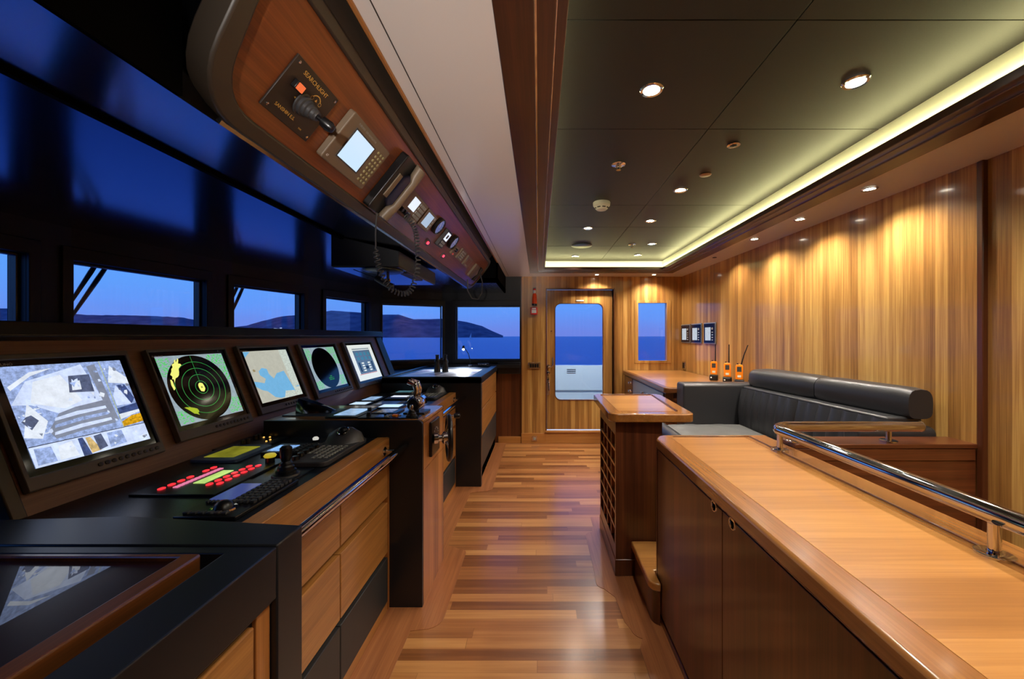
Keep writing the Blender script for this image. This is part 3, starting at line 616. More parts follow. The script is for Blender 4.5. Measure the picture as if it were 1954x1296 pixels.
# radar screens
def radar(t, box, rings, echo):
    u0, u1, v0, v1 = box; s = MB()
    G = emis('radar_grey', S(150, 168, 178), 1, 0.12, 50)
    # green print texture on the side panels
    def gp():
        if 'radar_print' in _m: return _m['radar_print']
        m = emis('radar_print', S(60, 220, 80), 1); n = m.node_tree.nodes; l = m.node_tree.links; b = n['Principled BSDF']
        tcn = n.new('ShaderNodeTexCoord'); mp = n.new('ShaderNodeMapping'); mp.inputs['Scale'].default_value = (90, 200, 1); wn = n.new('ShaderNodeTexNoise'); wn.inputs['Scale'].default_value = 1; wn.inputs['Detail'].default_value = 1
        l.new(tcn.outputs['Object'], mp.inputs[0]); l.new(mp.outputs[0], wn.inputs['Vector'])
        gt = n.new('ShaderNodeMath'); gt.operation = 'GREATER_THAN'; gt.inputs[1].default_value = 0.54; l.new(wn.outputs['Fac'], gt.inputs[0])
        mx = n.new('ShaderNodeMix'); mx.data_type = 'RGBA'; mx.inputs[6].default_value = S(150, 168, 178); mx.inputs[7].default_value = S(70, 215, 85); l.new(gt.outputs[0], mx.inputs[0]); l.new(mx.outputs[2], b.inputs['Emission Color']); return m
    P = gp(); sw, sh = u1-u0, v1-v0
    q = lambda a, b_, c, d: [(u0+a*sw, v0+b_*sh), (u0+c*sw, v0+b_*sh), (u0+c*sw, v0+d*sh), (u0+a*sw, v0+d*sh)]
    cx, cy_, R = u0+sw*0.475, v0+sh*0.49, min(sw, sh)*0.5
    circ = lambda r, n=48: [(cx+r*sw/sh*0.0+r*1.0*math.cos(2*PI*k/n)*min(1.0, 0.93*sw/(2*R)), cy_+r*math.sin(2*PI*k/n)) for k in range(n)]
    picture(s, [(q(0, 0, 1, 1), G), (q(0.0, .70, .16, .97), P), (q(.72, .82, 1, .99), P), (q(.86, .55, 1, .8), P), (q(.78, .02, 1, .26), P), (q(0, .02, .2, .2), P), (circ(R), M_SCRBLK)])
    kx = min(1.0, 0.93*sw/(2*R))
    for r in rings:
        n = 48; r1, r2 = r*R, r*R-0.0016; vs = []; fs = []
        for k in range(n):
            c_, s_ = math.cos(2*PI*k/n), math.sin(2*PI*k/n); vs += [(cx+kx*r1*c_, cy_+r1*s_, 0.0010), (cx+kx*r2*c_, cy_+r2*s_, 0.0010)]
        for k in range(n): j = (k+1) % n; fs.append((2*k, 2*j, 2*j+1, 2*k+1))
        s.add(vs, fs, E_GREEN)
    if rings: s.quad((cx-0.0006, cy_, 0.0011), (cx+0.0006, cy_, 0.0011), (cx+0.0006, cy_+R, 0.0011), (cx-0.0006, cy_+R, 0.0011), E_GREEN)
    for pts, m in echo: s.poly([(cx+kx*R*a, cy_+R*b_, 0.0013) for a, b_ in pts], m)
    s.build('screen', t, keep=True, mw=Matrix.Translation((0, 0, 0.0136)))
YE = emis('echo_yellow', S(235, 235, 120), 1.1); YG = emis('echo_lime', S(170, 190, 40), 1.0); OR = emis('echo_orange', S(150, 60, 25), 0.8)
random.seed(3)
def blob(cx, cy_, rx, ry, n=18, rot=0, j=0.35):
    p = []
    for k in range(n):
        a = 2*PI*k/n; r = 1-random.random()*j; x, y = rx*r*math.cos(a), ry*r*math.sin(a); p.append((cx+x*math.cos(rot)-y*math.sin(rot), cy_+x*math.sin(rot)+y*math.cos(rot)))
    return p
t, bx = monitor('second monitor, a radar picture with green rings and yellow echoes', 1.615, 2.025, 0.078, 0.49, 1.648, 1.995, 0.143, 0.46, 'FURUNO', 10)
radar(t, bx, [.2, .4, .6, .8], [(blob(-.62, .58, .13, .42, 26, -0.5, .45), YE), (blob(-.84, .18, .05, .22, 12, 0.0), YE), (blob(-.52, .72, .16, .10, 12), YE), (blob(-.55, -.62, .12, .28, 16, 0.9, .5), YG), (blob(0, 0, .11, .15, 14, 0, .15), YE), (blob(0, 0, .03, .03, 8, 0, 0), M_SCRBLK)])
t, bx = monitor('third monitor, a tan and light blue sea chart', 2.10, 2.55, 0.094, 0.494, 2.14, 2.505, 0.155, 0.462, 'FURUNO', 10)
u0, u1, v0, v1 = bx; sw, sh = u1-u0, v1-v0; s = MB()
LAND = emis('chart_land', S(186, 186, 172), 1, 0.05, 30); SEA = emis('chart_sea', S(112, 178, 222), 1, 0.04, 30); SIDE = emis('chart_side', S(196, 206, 196), 1, 0.15, 90)
picture(s, [(N([(0, 0), (1, 0), (1, 1), (0, 1)]), LAND), (N([(0, .88), (.14, .99), (.0, .99)]), SEA), (N([(0, .42), (.08, .40), (.2, .36), (.26, .44), (.17, .52), (.17, .6), (.26, .66), (.36, .63), (.37, .52), (.44, .42), (.55, .52), (.74, .55), (.8, .3), (.84, .1), (.62, .03), (.45, .02), (.32, .06), (.2, .2), (.1, .24), (0, .32)]), SEA),
    (N([(.84, 0), (1, 0), (1, 1), (.80, 1)]), SIDE), (N([(.52, .0), (.82, .0), (.82, .12), (.6, .14)]), SIDE), (blob(u0+.08*sw, v0+.62*sh, .012, .010, 10), emis('chart_brown', S(150, 135, 100), 1)), (N([(.9, .18), (.99, .18), (.99, .2), (.9, .2)]), SEA)])
s.build('screen', t, keep=True, mw=Matrix.Translation((0, 0, 0.0136)))
t, bx = monitor('fourth monitor, a radar picture with an empty black circle', 2.635, 3.135, 0.094, 0.494, 2.69, 3.085, 0.15, 0.465, 'FURUNO', 10)
radar(t, bx, [], [])
for i, w_ in enumerate((.12, .5, .44)):
    text(t, ('GAIN', 'STAND BY  12', 'TUNE  AUTO')[i], (bx[0]+bx[1])/2+0.01, bx[2]+0.085-0.013*i, 0.0148, 0.011, E_GREEN)
t, bx = monitor('fifth and farthest monitor, an engine diagram on a white page', 3.24, 3.82, 0.085, 0.50, 3.30, 3.76, 0.14, 0.47, 'FURUNO', 8)
u0, u1, v0, v1 = bx; sw, sh = u1-u0, v1-v0; s = MB()
GB = emis('page_blue_grey', S(84, 104, 122), 1, 0.2, 70); PG = emis('page_white', S(226, 232, 226), 1); TQ = emis('gauge_teal', S(60, 120, 140), 1)
pl = [(N([(0, 0), (1, 0), (1, 1), (0, 1)]), PG), (N([(.14, .18), (.86, .18), (.86, .84), (.14, .84)]), GB), (N([(.1, .16), (.86, .16), (.86, .175), (.1, .175)]), emis('page_red', S(190, 70, 60), 1)), (N([(.14, .86), (.86, .86), (.86, .90), (.14, .90)]), emis('page_text', S(150, 160, 160), 1, .5, 200))]
for i in range(4):
    for j in range(2): pl.append((N([(.22+.16*i, .56+.13*j), (.32+.16*i, .56+.13*j), (.32+.16*i, .65+.13*j), (.22+.16*i, .65+.13*j)]), TQ))
for i in (0.2, 0.74): pl.append((N([(i, .24), (i+.05, .24), (i+.05, .5), (i, .5)]), M_SCRBLK))
for j in range(4):
    for i in (.32, .58): pl.append((N([(i, .24+.07*j), (i+.1, .24+.07*j), (i+.1, .28+.07*j), (i, .28+.07*j)]), PG))
pl.append((N([(.44, .3), (.56, .3), (.56, .38), (.44, .38)]), M_SCRBLK))
picture(s, pl); s.build('screen', t, keep=True, mw=Matrix.Translation((0, 0, 0.0136)))

# ------------------------------------------------------------------ devices on the desk tops
def dframe(x, y, z): return frame((x, y, z), (0, 1, 0), (-1, 0, 0))
def rframe(x, y, z, a):
    return frame((x, y, z), (math.sin(a), math.cos(a), 0), (-math.cos(a), math.sin(a), 0))
ZT = ZD-0.004
# alarm panel
t = thing('alarm_controller', 'flat black panel with red lit buttons and a yellow-green display on the near console', 'control panel', frame=dframe(-1.20, 1.415, ZT))
MB().box(-0.15, 0.15, -0.14, 0.14, 0, 0.008, M_DESK).build('plate', t, bevel=0.002)
MB().box(-0.055, 0.075, -0.028, 0.012, 0.008, 0.010, emis('lcd_lime', S(190, 225, 120), 1.0, 0.2, 8)).build('display', t)
b = MB()
for k in range(12): b.box(-0.095+0.0165*k, -0.083+0.0165*k, 0.030, 0.046, 0.008, 0.011, E_PINK)
b.build('lamp_strip', t)
rk = []
for k in range(4): rk.append((-0.105+0.036*k, 0.074))
rk += [(0.07, 0.074), (0.105, 0.074)]
for r in range(2):
    for k in range(6): rk.append((-0.065+0.037*k+0.008*r, -0.054-0.03*r))
for u, v in rk: MB().prism(rrect(u-0.011, u+0.011, v-0.008, v+0.008, 0.006, 3), 'Z', 0.008, 0.0115, E_RED).build('red_key', t)
# display with key pad and trackball (one control unit)
t = thing('control_keyboard', 'black control unit with small blue display, key rows and trackball at the near wooden edge', 'keyboard', frame=dframe(-0.945, 1.24, ZT))
MB().box(-0.14, 0.15, -0.085, 0.095, 0, 0.012, M_PLASTIC).build('housing', t, bevel=0.003)
MB().box(-0.03, 0.10, 0.012, 0.082, 0.012, 0.016, emis('dim_blue_display', S(58, 70, 128), 1.0)).build('display', t)
b = MB()
for i in range(4):
    for k in range(9): b.box(-0.055+0.021*k, -0.040+0.021*k, -0.075+0.020*i, -0.061+0.020*i, 0.012, 0.022, M_GREYPL)
for k in range(6): b.box(-0.13+0.0*k, -0.115, -0.05+0.022*k, -0.034+0.022*k, 0.012, 0.02, M_GREYPL); b.box(-0.055, -0.042, 0.0+0.013*k, 0.009+0.013*k, 0.012, 0.02, M_GREYPL)
b.build('keypad', t, bevel=0.002)
b = MB(); b.lathe([(0, 0.012), (0.036, 0.012), (0.034, 0.017), (0.026, 0.018)], (-0.09, -0.01, 0), M_CHROME); b.lathe([(0.026, 0.016), (0.022, 0.028), (0.012, 0.036), (0, 0.038)], (-0.09, -0.01, 0), M_PLASTIC); b.build('trackball', t)
# joystick
def bellows(mb, n, r0, r1, h, z0=0.0, m=M_PLASTIC):
    pr = [(0, z0)]
    for k in range(n):
        a = r0+(r1-r0)*k/n; z = z0+h*k/n; pr += [(a, z), (a*1.0, z+h/n*0.35), (a*0.84, z+h/n*0.6)]
    pr += [(r1, z0+h), (0, z0+h)]; mb.lathe(pr, (0, 0, 0), m)
t = thing('joystick', 'black joystick with ribbed rubber boot on the near console desk', 'joystick', frame=dframe(-0.945, 1.45, ZT))
MB().box(-0.08, 0.08, -0.06, 0.06, 0, 0.006, M_DESK).build('plate', t, bevel=0.002)
b = MB(); b.lathe([(0.030, 0.006), (0.047, 0.006), (0.045, 0.012), (0.03, 0.012)], (0, 0, 0), M_GREYPL); bellows(b, 4, 0.040, 0.015, 0.05, 0.008); b.build('boot', t)
MB().lathe([(0, 0.055), (0.013, 0.055), (0.018, 0.07), (0.021, 0.09), (0.020, 0.108), (0.012, 0.116), (0, 0.117)], (0, 0, 0), M_PLASTIC).build('grip', t)
# LCD
t = thing('lcd_display', 'blue-framed instrument with dim olive display on the near console', 'display', frame=dframe(-1.35, 1.715, ZT))
MB().prism(rrect(-0.115, 0.115, -0.10, 0.10, 0.02), 'Z', 0, 0.014, mat('blue_grey_case', S(70, 90, 125), 0.35)).build('case', t, bevel=0.002)
MB().box(-0.08, 0.08, -0.062, 0.062, 0.014, 0.0155, emis('olive_lcd', S(120, 118, 30), 1.0, 0.35, 6)).build('screen', t)
# knob panel
t = thing('dimmer_panel', 'black panel with four upright knobs and amber lamps below the third monitor', 'control panel', frame=dframe(-1.38, 1.985, ZT))
t.scale = (0.93, 0.93, 0.93); t.location.y = 1.88
MB().box(-0.125, 0.12, -0.10, 0.115, 0, 0.010, mat('dark_blue_plate', S(24, 32, 50), 0.3)).build('plate', t, bevel=0.002)
for u, v in ((-0.05, 0.02), (-0.02, 0.02), (0.05, 0.03), (0.08, 0.03)):
    MB().lathe([(0, 0.01), (0.011, 0.01), (0.010, 0.035), (0, 0.036)], (u, v, 0), M_PLASTIC, n=16).build('knob', t)
b = MB()
for u, v in ((-0.09, -0.02), (-0.06, -0.03), (0.02, -0.05), (0.05, -0.05), (0.10, 0.02), (0.105, -0.01)): b.lathe([(0, 0.010), (0.005, 0.010), (0.004, 0.014), (0, 0.015)], (u, v, 0), E_YEL, n=8)
b.build('lamps', t)
b = MB()
for u in (-0.1, -0.03, 0.04): b.box(u, u+0.045, -0.07, -0.068, 0.010, 0.0108, M_KEY); b.box(u, u+0.045, 0.07, 0.072, 0.010, 0.0108, M_KEY)
b.build('print_lines', t)
# small radio
t = thing('control_unit', 'small black unit with a lit pale blue picture between joystick and monitor', 'instrument', frame=dframe(-1.125, 1.76, ZT))
MB().box(-0.075, 0.07, -0.085, 0.085, 0, 0.02, M_PLASTIC).build('case', t, bevel=0.003)
MB().box(-0.055, 0.035, -0.02, 0.07, 0.02, 0.0212, emis('pale_map', S(120, 165, 225), 1.0, 0.6, 28)).build('screen', t)
b = MB()
for i in range(2):
    for k in range(6): b.box(-0.065+0.022*k, -0.052+0.022*k, -0.07+0.022*i, -0.057+0.022*i, 0.02, 0.025, M_GREYPL)
b.build('keypad', t)
# yellow push button
t = thing('push_button', 'large yellow mushroom push button on a black plate beside the joystick', 'push button', frame=dframe(-1.12, 1.595, ZT))
MB().box(-0.065, 0.05, -0.06, 0.06, 0, 0.006, M_PLASTIC).build('plate', t, bevel=0.002)
MB().lathe([(0, 0.006), (0.017, 0.006), (0.016, 0.028), (0, 0.028)], (0, -0.015, 0), M_PLASTIC).build('collar', t)
MB().lathe([(0, 0.028), (0.020, 0.028), (0.023, 0.034), (0.018, 0.041), (0, 0.043)], (0, -0.015, 0), mat('yellow_plastic', S(245, 225, 60), 0.35, emit=S(245, 225, 60), es=0.35)).build('cap', t)
# radar keyboards with humped trackball end
def radar_kb(label, x, y, z=ZT, sc_=1.0):
    t = thing('radar_keyboard', label, 'keyboard', frame=dframe(x, y, z)); t.scale = (sc_, sc_, 1)
    b = MB(); b.prism(rrect(-0.20, 0.19, -0.085, 0.085, 0.03), 'Z', 0, 0.022, M_GREYPL); b.build('housing', t, bevel=0.004)
    rings = []
    for k in range(9):
        u = 0.05+0.16*k/8; h = 0.022+0.062*math.sin(PI*min(1, k/8*0.95)); hw = 0.08*math.sin(PI*(0.12+0.76*k/8))+0.01
        rings.append([(u, -hw, 0.018), (u, -hw*0.8, 0.018+(h-0.018)*0.62), (u, -hw*0.3, h), (u, hw*0.3, h), (u, hw*0.8, 0.018+(h-0.018)*0.62), (u, hw, 0.018)])
    MB().loft(rings, M_GREYPL).build('hump', t)
    c = MB(); c.T = Matrix.Translation((0.10, -0.005, 0.075)) @ Matrix.Rotation(-0.5, 4, 'Y'); c.lathe([(0.022, -0.004), (0.027, 0.001), (0.024, 0.004), (0.021, 0.002)], (0, 0, 0), M_CHROME); c.lathe([(0.021, -0.003), (0.019, 0.010), (0.010, 0.017), (0, 0.019)], (0, 0, 0), M_PLASTIC); c.build('trackball', t)
    b = MB()
    for i in range(5):
        for k in range(9):
            if k < 3 and i > 2: continue
            b.box(-0.155+0.021*k, -0.142+0.021*k, -0.065+0.026*i, -0.052+0.026*i, 0.022, 0.027, M_KEY)
    b.build('keypad', t, bevel=0.0015)
    for u, v in ((-0.165, 0.055), (-0.12, 0.062), (-0.08, 0.064), (-0.04, 0.064), (0.0, 0.064)):
        MB().lathe([(0, 0.022), (0.014, 0.022), (0.012, 0.036), (0, 0.037)], (u, v, 0), M_PLASTIC, n=14).build('knob', t)
    return t
radar_kb('grey keyboard with trackball hump behind the near wooden edge', -0.935, 1.745)
radar_kb('grey keyboard with trackball hump beyond the chrome throttle lever', -0.93, 3.38)
t = thing('indicator_lamp', 'small white lamp standing at the back of the near console desk', 'lamp', frame=dframe(-1.11, 1.93, ZT))
MB().lathe([(0, 0), (0.016, 0), (0.016, 0.01), (0, 0.01)], (0, 0, 0), M_PLASTIC, n=16).build('base', t)
MB().lathe([(0, 0.01), (0.013, 0.01), (0.014, 0.018), (0.008, 0.024), (0, 0.025)], (0, 0, 0), mat('lamp_white', S(240, 240, 235), 0.3, emit=S(240, 240, 230), es=0.6), n=16).build('lens', t)

# helm block
HX0, HX1, HY0, HY1, HZ = -1.42, -0.60, 2.0, 2.44, 0.965
t = thing('helm_pedestal', 'tall wooden helm block with black end panel carrying wheel and throttle', 'console')
MB().prism(rrect(HX0, HX1, 0.0, HZ, 0.022)[:6]+[(HX0, HZ), (HX0, 0), (HX1, 0)], 'Y', HY0, HY0+0.02, M_BLACK).build('end_panel', t, bevel=0.002)
MB().box(HX0, HX1-0.02, HY0+0.02, HY1, 0, HZ-0.02, M_BLACK).build('carcass', t)
MB().box(HX1-0.02, HX1+0.001, HY0+0.02, HY1-0.008, 0.0, 0.70, M_TEAK_Z).build('side_panel', t)
MB().box(HX1-0.02, HX1+0.001, HY0+0.02, HY1-0.008, 0.703, HZ-0.021, M_TEAK_Z).build('upper_side_panel', t)
MB().box(HX0, HX1+0.001, HY0+0.02, HY1-0.008, HZ-0.02, HZ+0.001, M_TEAK_X).build('top_panel', t, bevel=0.006)
MB().box(HX0, HX1+0.0, HY1-0.008, HY1, 0.0, HZ, M_BLACK).build('rear_edge', t)

# steering wheel on the helm side
wm = Matrix.Translation((-0.50, 2.16, 0.837)) @ Matrix.Rotation(math.radians(18), 4, 'Z')
t = thing('steering_wheel', 'small black steering wheel with chrome spokes on the helm side', 'steering wheel', frame=wm)
R_ = 0.118; ringp = [(0, R_*math.cos(2*PI*k/40), R_*math.sin(2*PI*k/40)) for k in range(41)]
MB().tube(ringp, 0.013, M_PLASTIC, 12, caps=False).build('rim', t)
for k in range(3):
    a = PI/2+2*PI*k/3; MB().tube([(-0.02, 0.018*math.cos(a), 0.018*math.sin(a)), (-0.008, 0.07*math.cos(a), 0.07*math.sin(a)), (0, 0.112*math.cos(a), 0.112*math.sin(a))], [0.009, 0.007, 0.006], M_CHROME, 10).build('spoke', t)
MB().lathe([(0, -0.08), (0.03, -0.08), (0.028, -0.06), (0.018, -0.055), (0.018, -0.04), (0.034, -0.03), (0.036, 0.0), (0.02, 0.01), (0, 0.012)], (0, 0, 0), M_CHROME, 'X', 24).build('hub', t)
b = MB(); b.tube([(0.005, 0.03, 0.112), (0.03, 0.03, 0.112)], 0.006, M_CHROME, 10); b.lathe([(0, 0.03), (0.012, 0.03), (0.016, 0.045), (0.014, 0.062), (0, 0.066)], (0, 0.03, 0.112), M_PLASTIC, 'X', 16); b.build('spinner_knob', t)
MB().lathe([(0, 0.012), (0.022, 0.012), (0.020, 0.022), (0, 0.024)], (0, 0, 0), M_CHROME, 'X').build('cap', t)
t = thing('wheel_backplate', 'black plate with pale markings on the helm side behind the steering wheel', 'plate', (HX1+0.0015, 2.20, 0.835))
MB().box(0, 0.016, -0.085, 0.085, -0.095, 0.095, M_PLASTIC).build('plate', t, bevel=0.004)
b = MB()
for k in range(9): a = PI*k/8; b.box(0.016, 0.0175, 0.05*math.cos(a)-0.003, 0.05*math.cos(a)+0.003, 0.05*math.sin(a)-0.003, 0.05*math.sin(a)+0.003, M_WHITE)
b.build('markings', t)

# throttle, joystick and flat instruments on the helm top
ZH = HZ+0.0015
t = thing('throttle_lever', 'chrome twin throttle lever head on top of the helm block', 'throttle', (-0.69, 2.20, ZH)); t.scale = (1.2, 1.2, 1.2)
MB().box(-0.05, 0.05, -0.05, 0.05, 0, 0.010, M_PLASTIC).build('base', t, bevel=0.003)
b = MB(); b.lathe([(0, -0.055), (0.030, -0.055), (0.034, -0.048), (0.034, 0.048), (0.030, 0.055), (0, 0.055)], (0, 0, 0.048), M_CHROME, 'Y', 28); b.box(-0.022, 0.022, -0.04, 0.04, 0.008, 0.03, M_CHROME); b.build('drum', t)
b = MB(); b.lathe([(0.022, -0.058), (0.026, -0.055), (0.020, -0.055)], (0, 0, 0.048), M_PLASTIC, 'Y'); b.lathe([(0, -0.0585), (0.02, -0.0585), (0.016, -0.056), (0, -0.056)], (0, 0, 0.048), M_PLASTIC, 'Y'); b.build('drum_cap', t)
for dy in (-0.022, 0.020):
    MB().tube([(0, dy, 0.075), (0.005, dy, 0.11), (-0.005, dy, 0.14), (-0.035, dy, 0.150)], [0.012, 0.012, 0.014, 0.013], M_CHROME, 12).build('lever', t)
t = thing('helm_joystick', 'short black joystick with rubber boot at the near right corner of the helm top', 'joystick', (-0.68, 2.075, ZH))
MB().box(-0.045, 0.045, -0.035, 0.035, 0, 0.006, M_DESK).build('plate', t)
b = MB(); bellows(b, 3, 0.030, 0.012, 0.035, 0.005); b.build('boot', t)
MB().lathe([(0, 0.04), (0.008, 0.04), (0.010, 0.06), (0.007, 0.068), (0, 0.069)], (0, 0, 0), M_CHROME, n=14).build('grip', t)
t = thing('instrument_hood', 'glossy black sloped hood over an instrument at the left of the helm top', 'instrument', (-1.30, 2.2, ZH))
MB().box(-0.09, 0.16, -0.10, 0.10, 0, 0.006, mat('blue_grey_plate', S(60, 72, 95), 0.3)).build('base_plate', t)
rings = []
for k in range(9):
    q = k/8; x = -0.05+0.19*q; h = 0.075*(1-q)**0.8+0.008; hw = 0.055*(0.55+0.45*math.sin(PI*min(1, q+0.25)))
    rings.append([(x, -hw, 0.006), (x, -hw*0.9, 0.006+h*0.55), (x, -hw*0.45, 0.006+h*0.95), (x, hw*0.45, 0.006+h*0.95), (x, hw*0.9, 0.006+h*0.55), (x, hw, 0.006)])
MB().loft(rings, M_SATIN).build('hood', t)
def flat_unit(name, label, cat, x, y, z, du, dv, h, scr, keys=0, case=M_PLASTIC, knobs=()):
    t = thing(name, label, cat, frame=dframe(x, y, z))
    MB().box(-du, du, -dv, dv, 0, h, case).build('case', t, bevel=min(0.003, h*0.3))
    if scr: MB().box(scr[0], scr[1], scr[2], scr[3], h, h+0.0012, scr[4]).build('screen', t)
    if keys:
        b = MB()
        for k in range(keys): b.box(-du*0.8+k*du*1.6/keys, -du*0.8+(k+0.6)*du*1.6/keys, -dv*0.85, -dv*0.6, h, h+0.004, M_KEY)
        b.build('keypad', t)
    for u, v, r in knobs: MB().lathe([(0, h), (r, h), (r*0.9, h+r*1.5), (0, h+r*1.55)], (u, v, 0), M_PLASTIC, n=14).build('knob', t)
    return t
E_SC2 = emis('pale_tablet_screen', S(150, 185, 225), 0.9, 0.25, 10); E_SC3 = emis('dim_navy_screen', S(40, 56, 90), 1.0, 0.3, 20)
flat_unit('touch_display', 'flat instrument with pale blue screen and one knob on the helm top', 'display', -1.04, 2.17, ZH, 0.13, 0.085, 0.010, (-0.09, 0.10, -0.055, 0.06, E_SC2), 0, knobs=[(0.04, -0.075, 0.012)])
flat_unit('switch_plate', 'black switch plate with knobs at the near edge of the helm top', 'control panel', -0.865, 2.075, ZH, 0.045, 0.085, 0.008, (-0.03, 0.03, -0.06, 0.0, E_SC3), 3, knobs=[(0.01, 0.05, 0.012), (0.01, -0.04, 0.008)])
flat_unit('gauge_plate', 'small dark plate with amber lit marks beside the throttle on the helm top', 'control panel', -0.86, 2.22, ZH, 0.07, 0.07, 0.008, (-0.05, 0.05, -0.04, 0.05, emis('amber_marks', S(110, 100, 80), 0.8, 0.9, 60)), 0)
flat_unit('paper_pad', 'white lit display on the helm top behind the throttle', 'display', -0.90, 2.365, ZH, 0.06, 0.075, 0.010, (-0.045, 0.045, -0.06, 0.06, E_SCR), 0)
t = thing('rocker_switch', 'blue plate with orange rocker switch by the corner of the helm top', 'switch', frame=dframe(-0.765, 2.07, ZH))
MB().box(-0.035, 0.04, -0.04, 0.035, 0, 0.006, mat('navy_plate', S(30, 40, 80), 0.3)).build('plate', t)
MB().box(-0.012, 0.012, -0.014, 0.014, 0.006, 0.018, M_ORANGE).build('rocker', t, bevel=0.002)
MB().box(0.018, 0.03, -0.02, 0.02, 0.006, 0.010, M_KEY).build('legend', t)

# small things on the farther desk section
flat_unit('flat_display', 'flat instrument with glowing pale screen behind the helm block', 'display', -1.37, 3.20, ZT, 0.13, 0.075, 0.012, (-0.09, 0.09, -0.045, 0.05, E_SC2), 0)
flat_unit('log_display', 'angled grey instrument with a bright strip screen, farther along the console', 'display', -1.15, 3.25, ZT, 0.12, 0.10, 0.02, (-0.03, 0.05, -0.085, 0.08, E_WHITE), 4, M_GREYPL)
flat_unit('dim_display', 'flat black instrument with a dim navy screen between throttle and strip display', 'display', -1.14, 2.98, ZT, 0.10, 0.11, 0.012, (-0.06, 0.07, -0.09, 0.09, E_SC3), 5)
flat_unit('grey_instrument', 'grey console instrument with blue-green screen, farthest on the console desk', 'display', -1.20, 3.49, ZT, 0.10, 0.10, 0.024, (-0.03, 0.08, -0.08, 0.08, emis('teal_lcd', S(70, 110, 120), 0.9, .2, 20)), 6, M_GREYPL)
flat_unit('pale_display', 'flat instrument with near-white screen right behind the helm block', 'display', -1.37, 2.98, ZT, 0.07, 0.075, 0.010, (-0.055, 0.055, -0.06, 0.06, E_SCR), 0)
t = thing('marker_pen', 'red marker pen lying on the console beside the farther instruments', 'pen', frame=rframe(-1.50+0.10, 2.70, ZT+0.008, 0.35))
b = MB(); b.lathe([(0, -0.05), (0.0055, -0.048), (0.0065, 0.02), (0, 0.02)], (0, 0, 0), M_RED, 'X', 12); b.build('barrel', t); MB().lathe([(0, 0.02), (0.0072, 0.02), (0.0068, 0.055), (0, 0.057)], (0, 0, 0), M_RED, 'X', 12).build('cap', t)
t = thing('marker_pen', 'green pen lying beyond the red marker on the console', 'pen', frame=rframe(-1.38, 2.84, ZT+0.007, 0.3))
MB().lathe([(0, -0.05), (0.005, -0.048), (0.006, 0.02), (0, 0.02)], (0, 0, 0), mat('green_plastic', S(40, 150, 90), 0.35), 'X', 12).build('barrel', t); MB().lathe([(0, 0.02), (0.0065, 0.02), (0.006, 0.05), (0, 0.052)], (0, 0, 0), mat('yellow_cap', S(225, 190, 60), 0.4), 'X', 12).build('cap', t)

# ------------------------------------------------------------------ chart table
TX0, TX1, TY0, TY1, TZ = -1.46, -0.535, 3.605, 5.0, 1.02
t = thing('chart_table', 'black chart table with teak drawers under the corner windows', 'table')
MB().box(TX0, TX1, TY0, TY0+0.06, 0, TZ-0.005, M_BLACK).build('end_panel', t, bevel=0.004)
MB().box(TX0, TX1-0.03, TY0+0.06, TY1, 0, TZ-0.06, M_BLACK).build('carcass', t)
b = MB(); ring_prism(b, [(TX0, TY0), (TX1, TY0), (TX1, TY1), (TX0, TY1)], [(TX0+0.05, TY0+0.03), (TX1-0.07, TY0+0.03), (TX1-0.07, TY1-0.05), (TX0+0.05, TY1-0.05)], TZ-0.06, TZ+0.004, 'Z', M_BLACK); b.build('rim', t, bevel=0.004)
MB().box(TX0+0.05, TX1-0.07, TY0+0.03, TY1-0.05, TZ-0.06, TZ-0.008, M_DESK).build('top', t)
for z0, z1, m in ((0.70, 0.945, M_TEAK_Y), (0.44, 0.688, M_TEAK_Y), (0.13, 0.428, M_DARKDR)):
    MB().box(TX1-0.2, TX1-0.012, TY0+0.065, TY1-0.02, z0, z1, m).build('drawer', t, bevel=0.003)
MB().box(TX1-0.2, TX1-0.03, TY0+0.06, TY1, 0, 0.12, M_TEAK_Y).build('plinth', t)
# chart
def chart_mat():
    m = bpy.data.materials.new('nautical_chart_paper'); m.use_nodes = True; n = m.node_tree.nodes; l = m.node_tree.links; b = n['Principled BSDF']
    tcn = n.new('ShaderNodeTexCoord'); t_ = n.new('ShaderNodeTexNoise'); t_.inputs['Scale'].default_value = 5; t_.inputs['Detail'].default_value = 8; l.new(tcn.outputs['Object'], t_.inputs['Vector'])
    r = n.new('ShaderNodeValToRGB'); l.new(t_.outputs['Fac'], r.inputs[0]); r.color_ramp.interpolation = 'LINEAR'
    r.color_ramp.elements[0].position = 0.36; r.color_ramp.elements[0].color = S(150, 130, 150); r.color_ramp.elements[1].position = 0.70; r.color_ramp.elements[1].color = S(215, 220, 170)
    for p, c in ((0.40, S(225, 222, 235)), (0.55, S(232, 232, 240)), (0.62, S(235, 235, 225))): e = r.color_ramp.elements.new(p); e.color = c
    l.new(r.outputs[0], b.inputs['Base Color']); b.inputs['Roughness'].default_value = 0.3; return m
tag(MB().box(-1.34, -0.66, 3.66, 4.52, TZ-0.0078, TZ-0.006, chart_mat()).build('nautical_chart'), 'large paper sea chart lying on the black chart table', 'chart')
# binoculars stand on end
t = thing('binoculars', 'black binoculars standing on end on the sea chart', 'binoculars', (-1.055, 4.20, TZ-0.006), rz=0.3)
for s_ in (-1, 1):
    MB().lathe([(0, 0), (0.033, 0), (0.034, 0.01), (0.031, 0.06), (0.026, 0.09), (0.030, 0.10), (0.030, 0.125), (0.019, 0.14), (0.018, 0.175), (0.021, 0.178), (0.021, 0.188), (0, 0.188)], (0.042*s_, 0, 0), M_PLASTIC).build('barrel', t)
b = MB(); b.box(-0.02, 0.02, -0.012, 0.012, 0.09, 0.135, M_PLASTIC); b.lathe([(0, 0.135), (0.011, 0.135), (0.011, 0.155), (0, 0.155)], (0, 0, 0), M_PLASTIC); b.build('bridge', t)
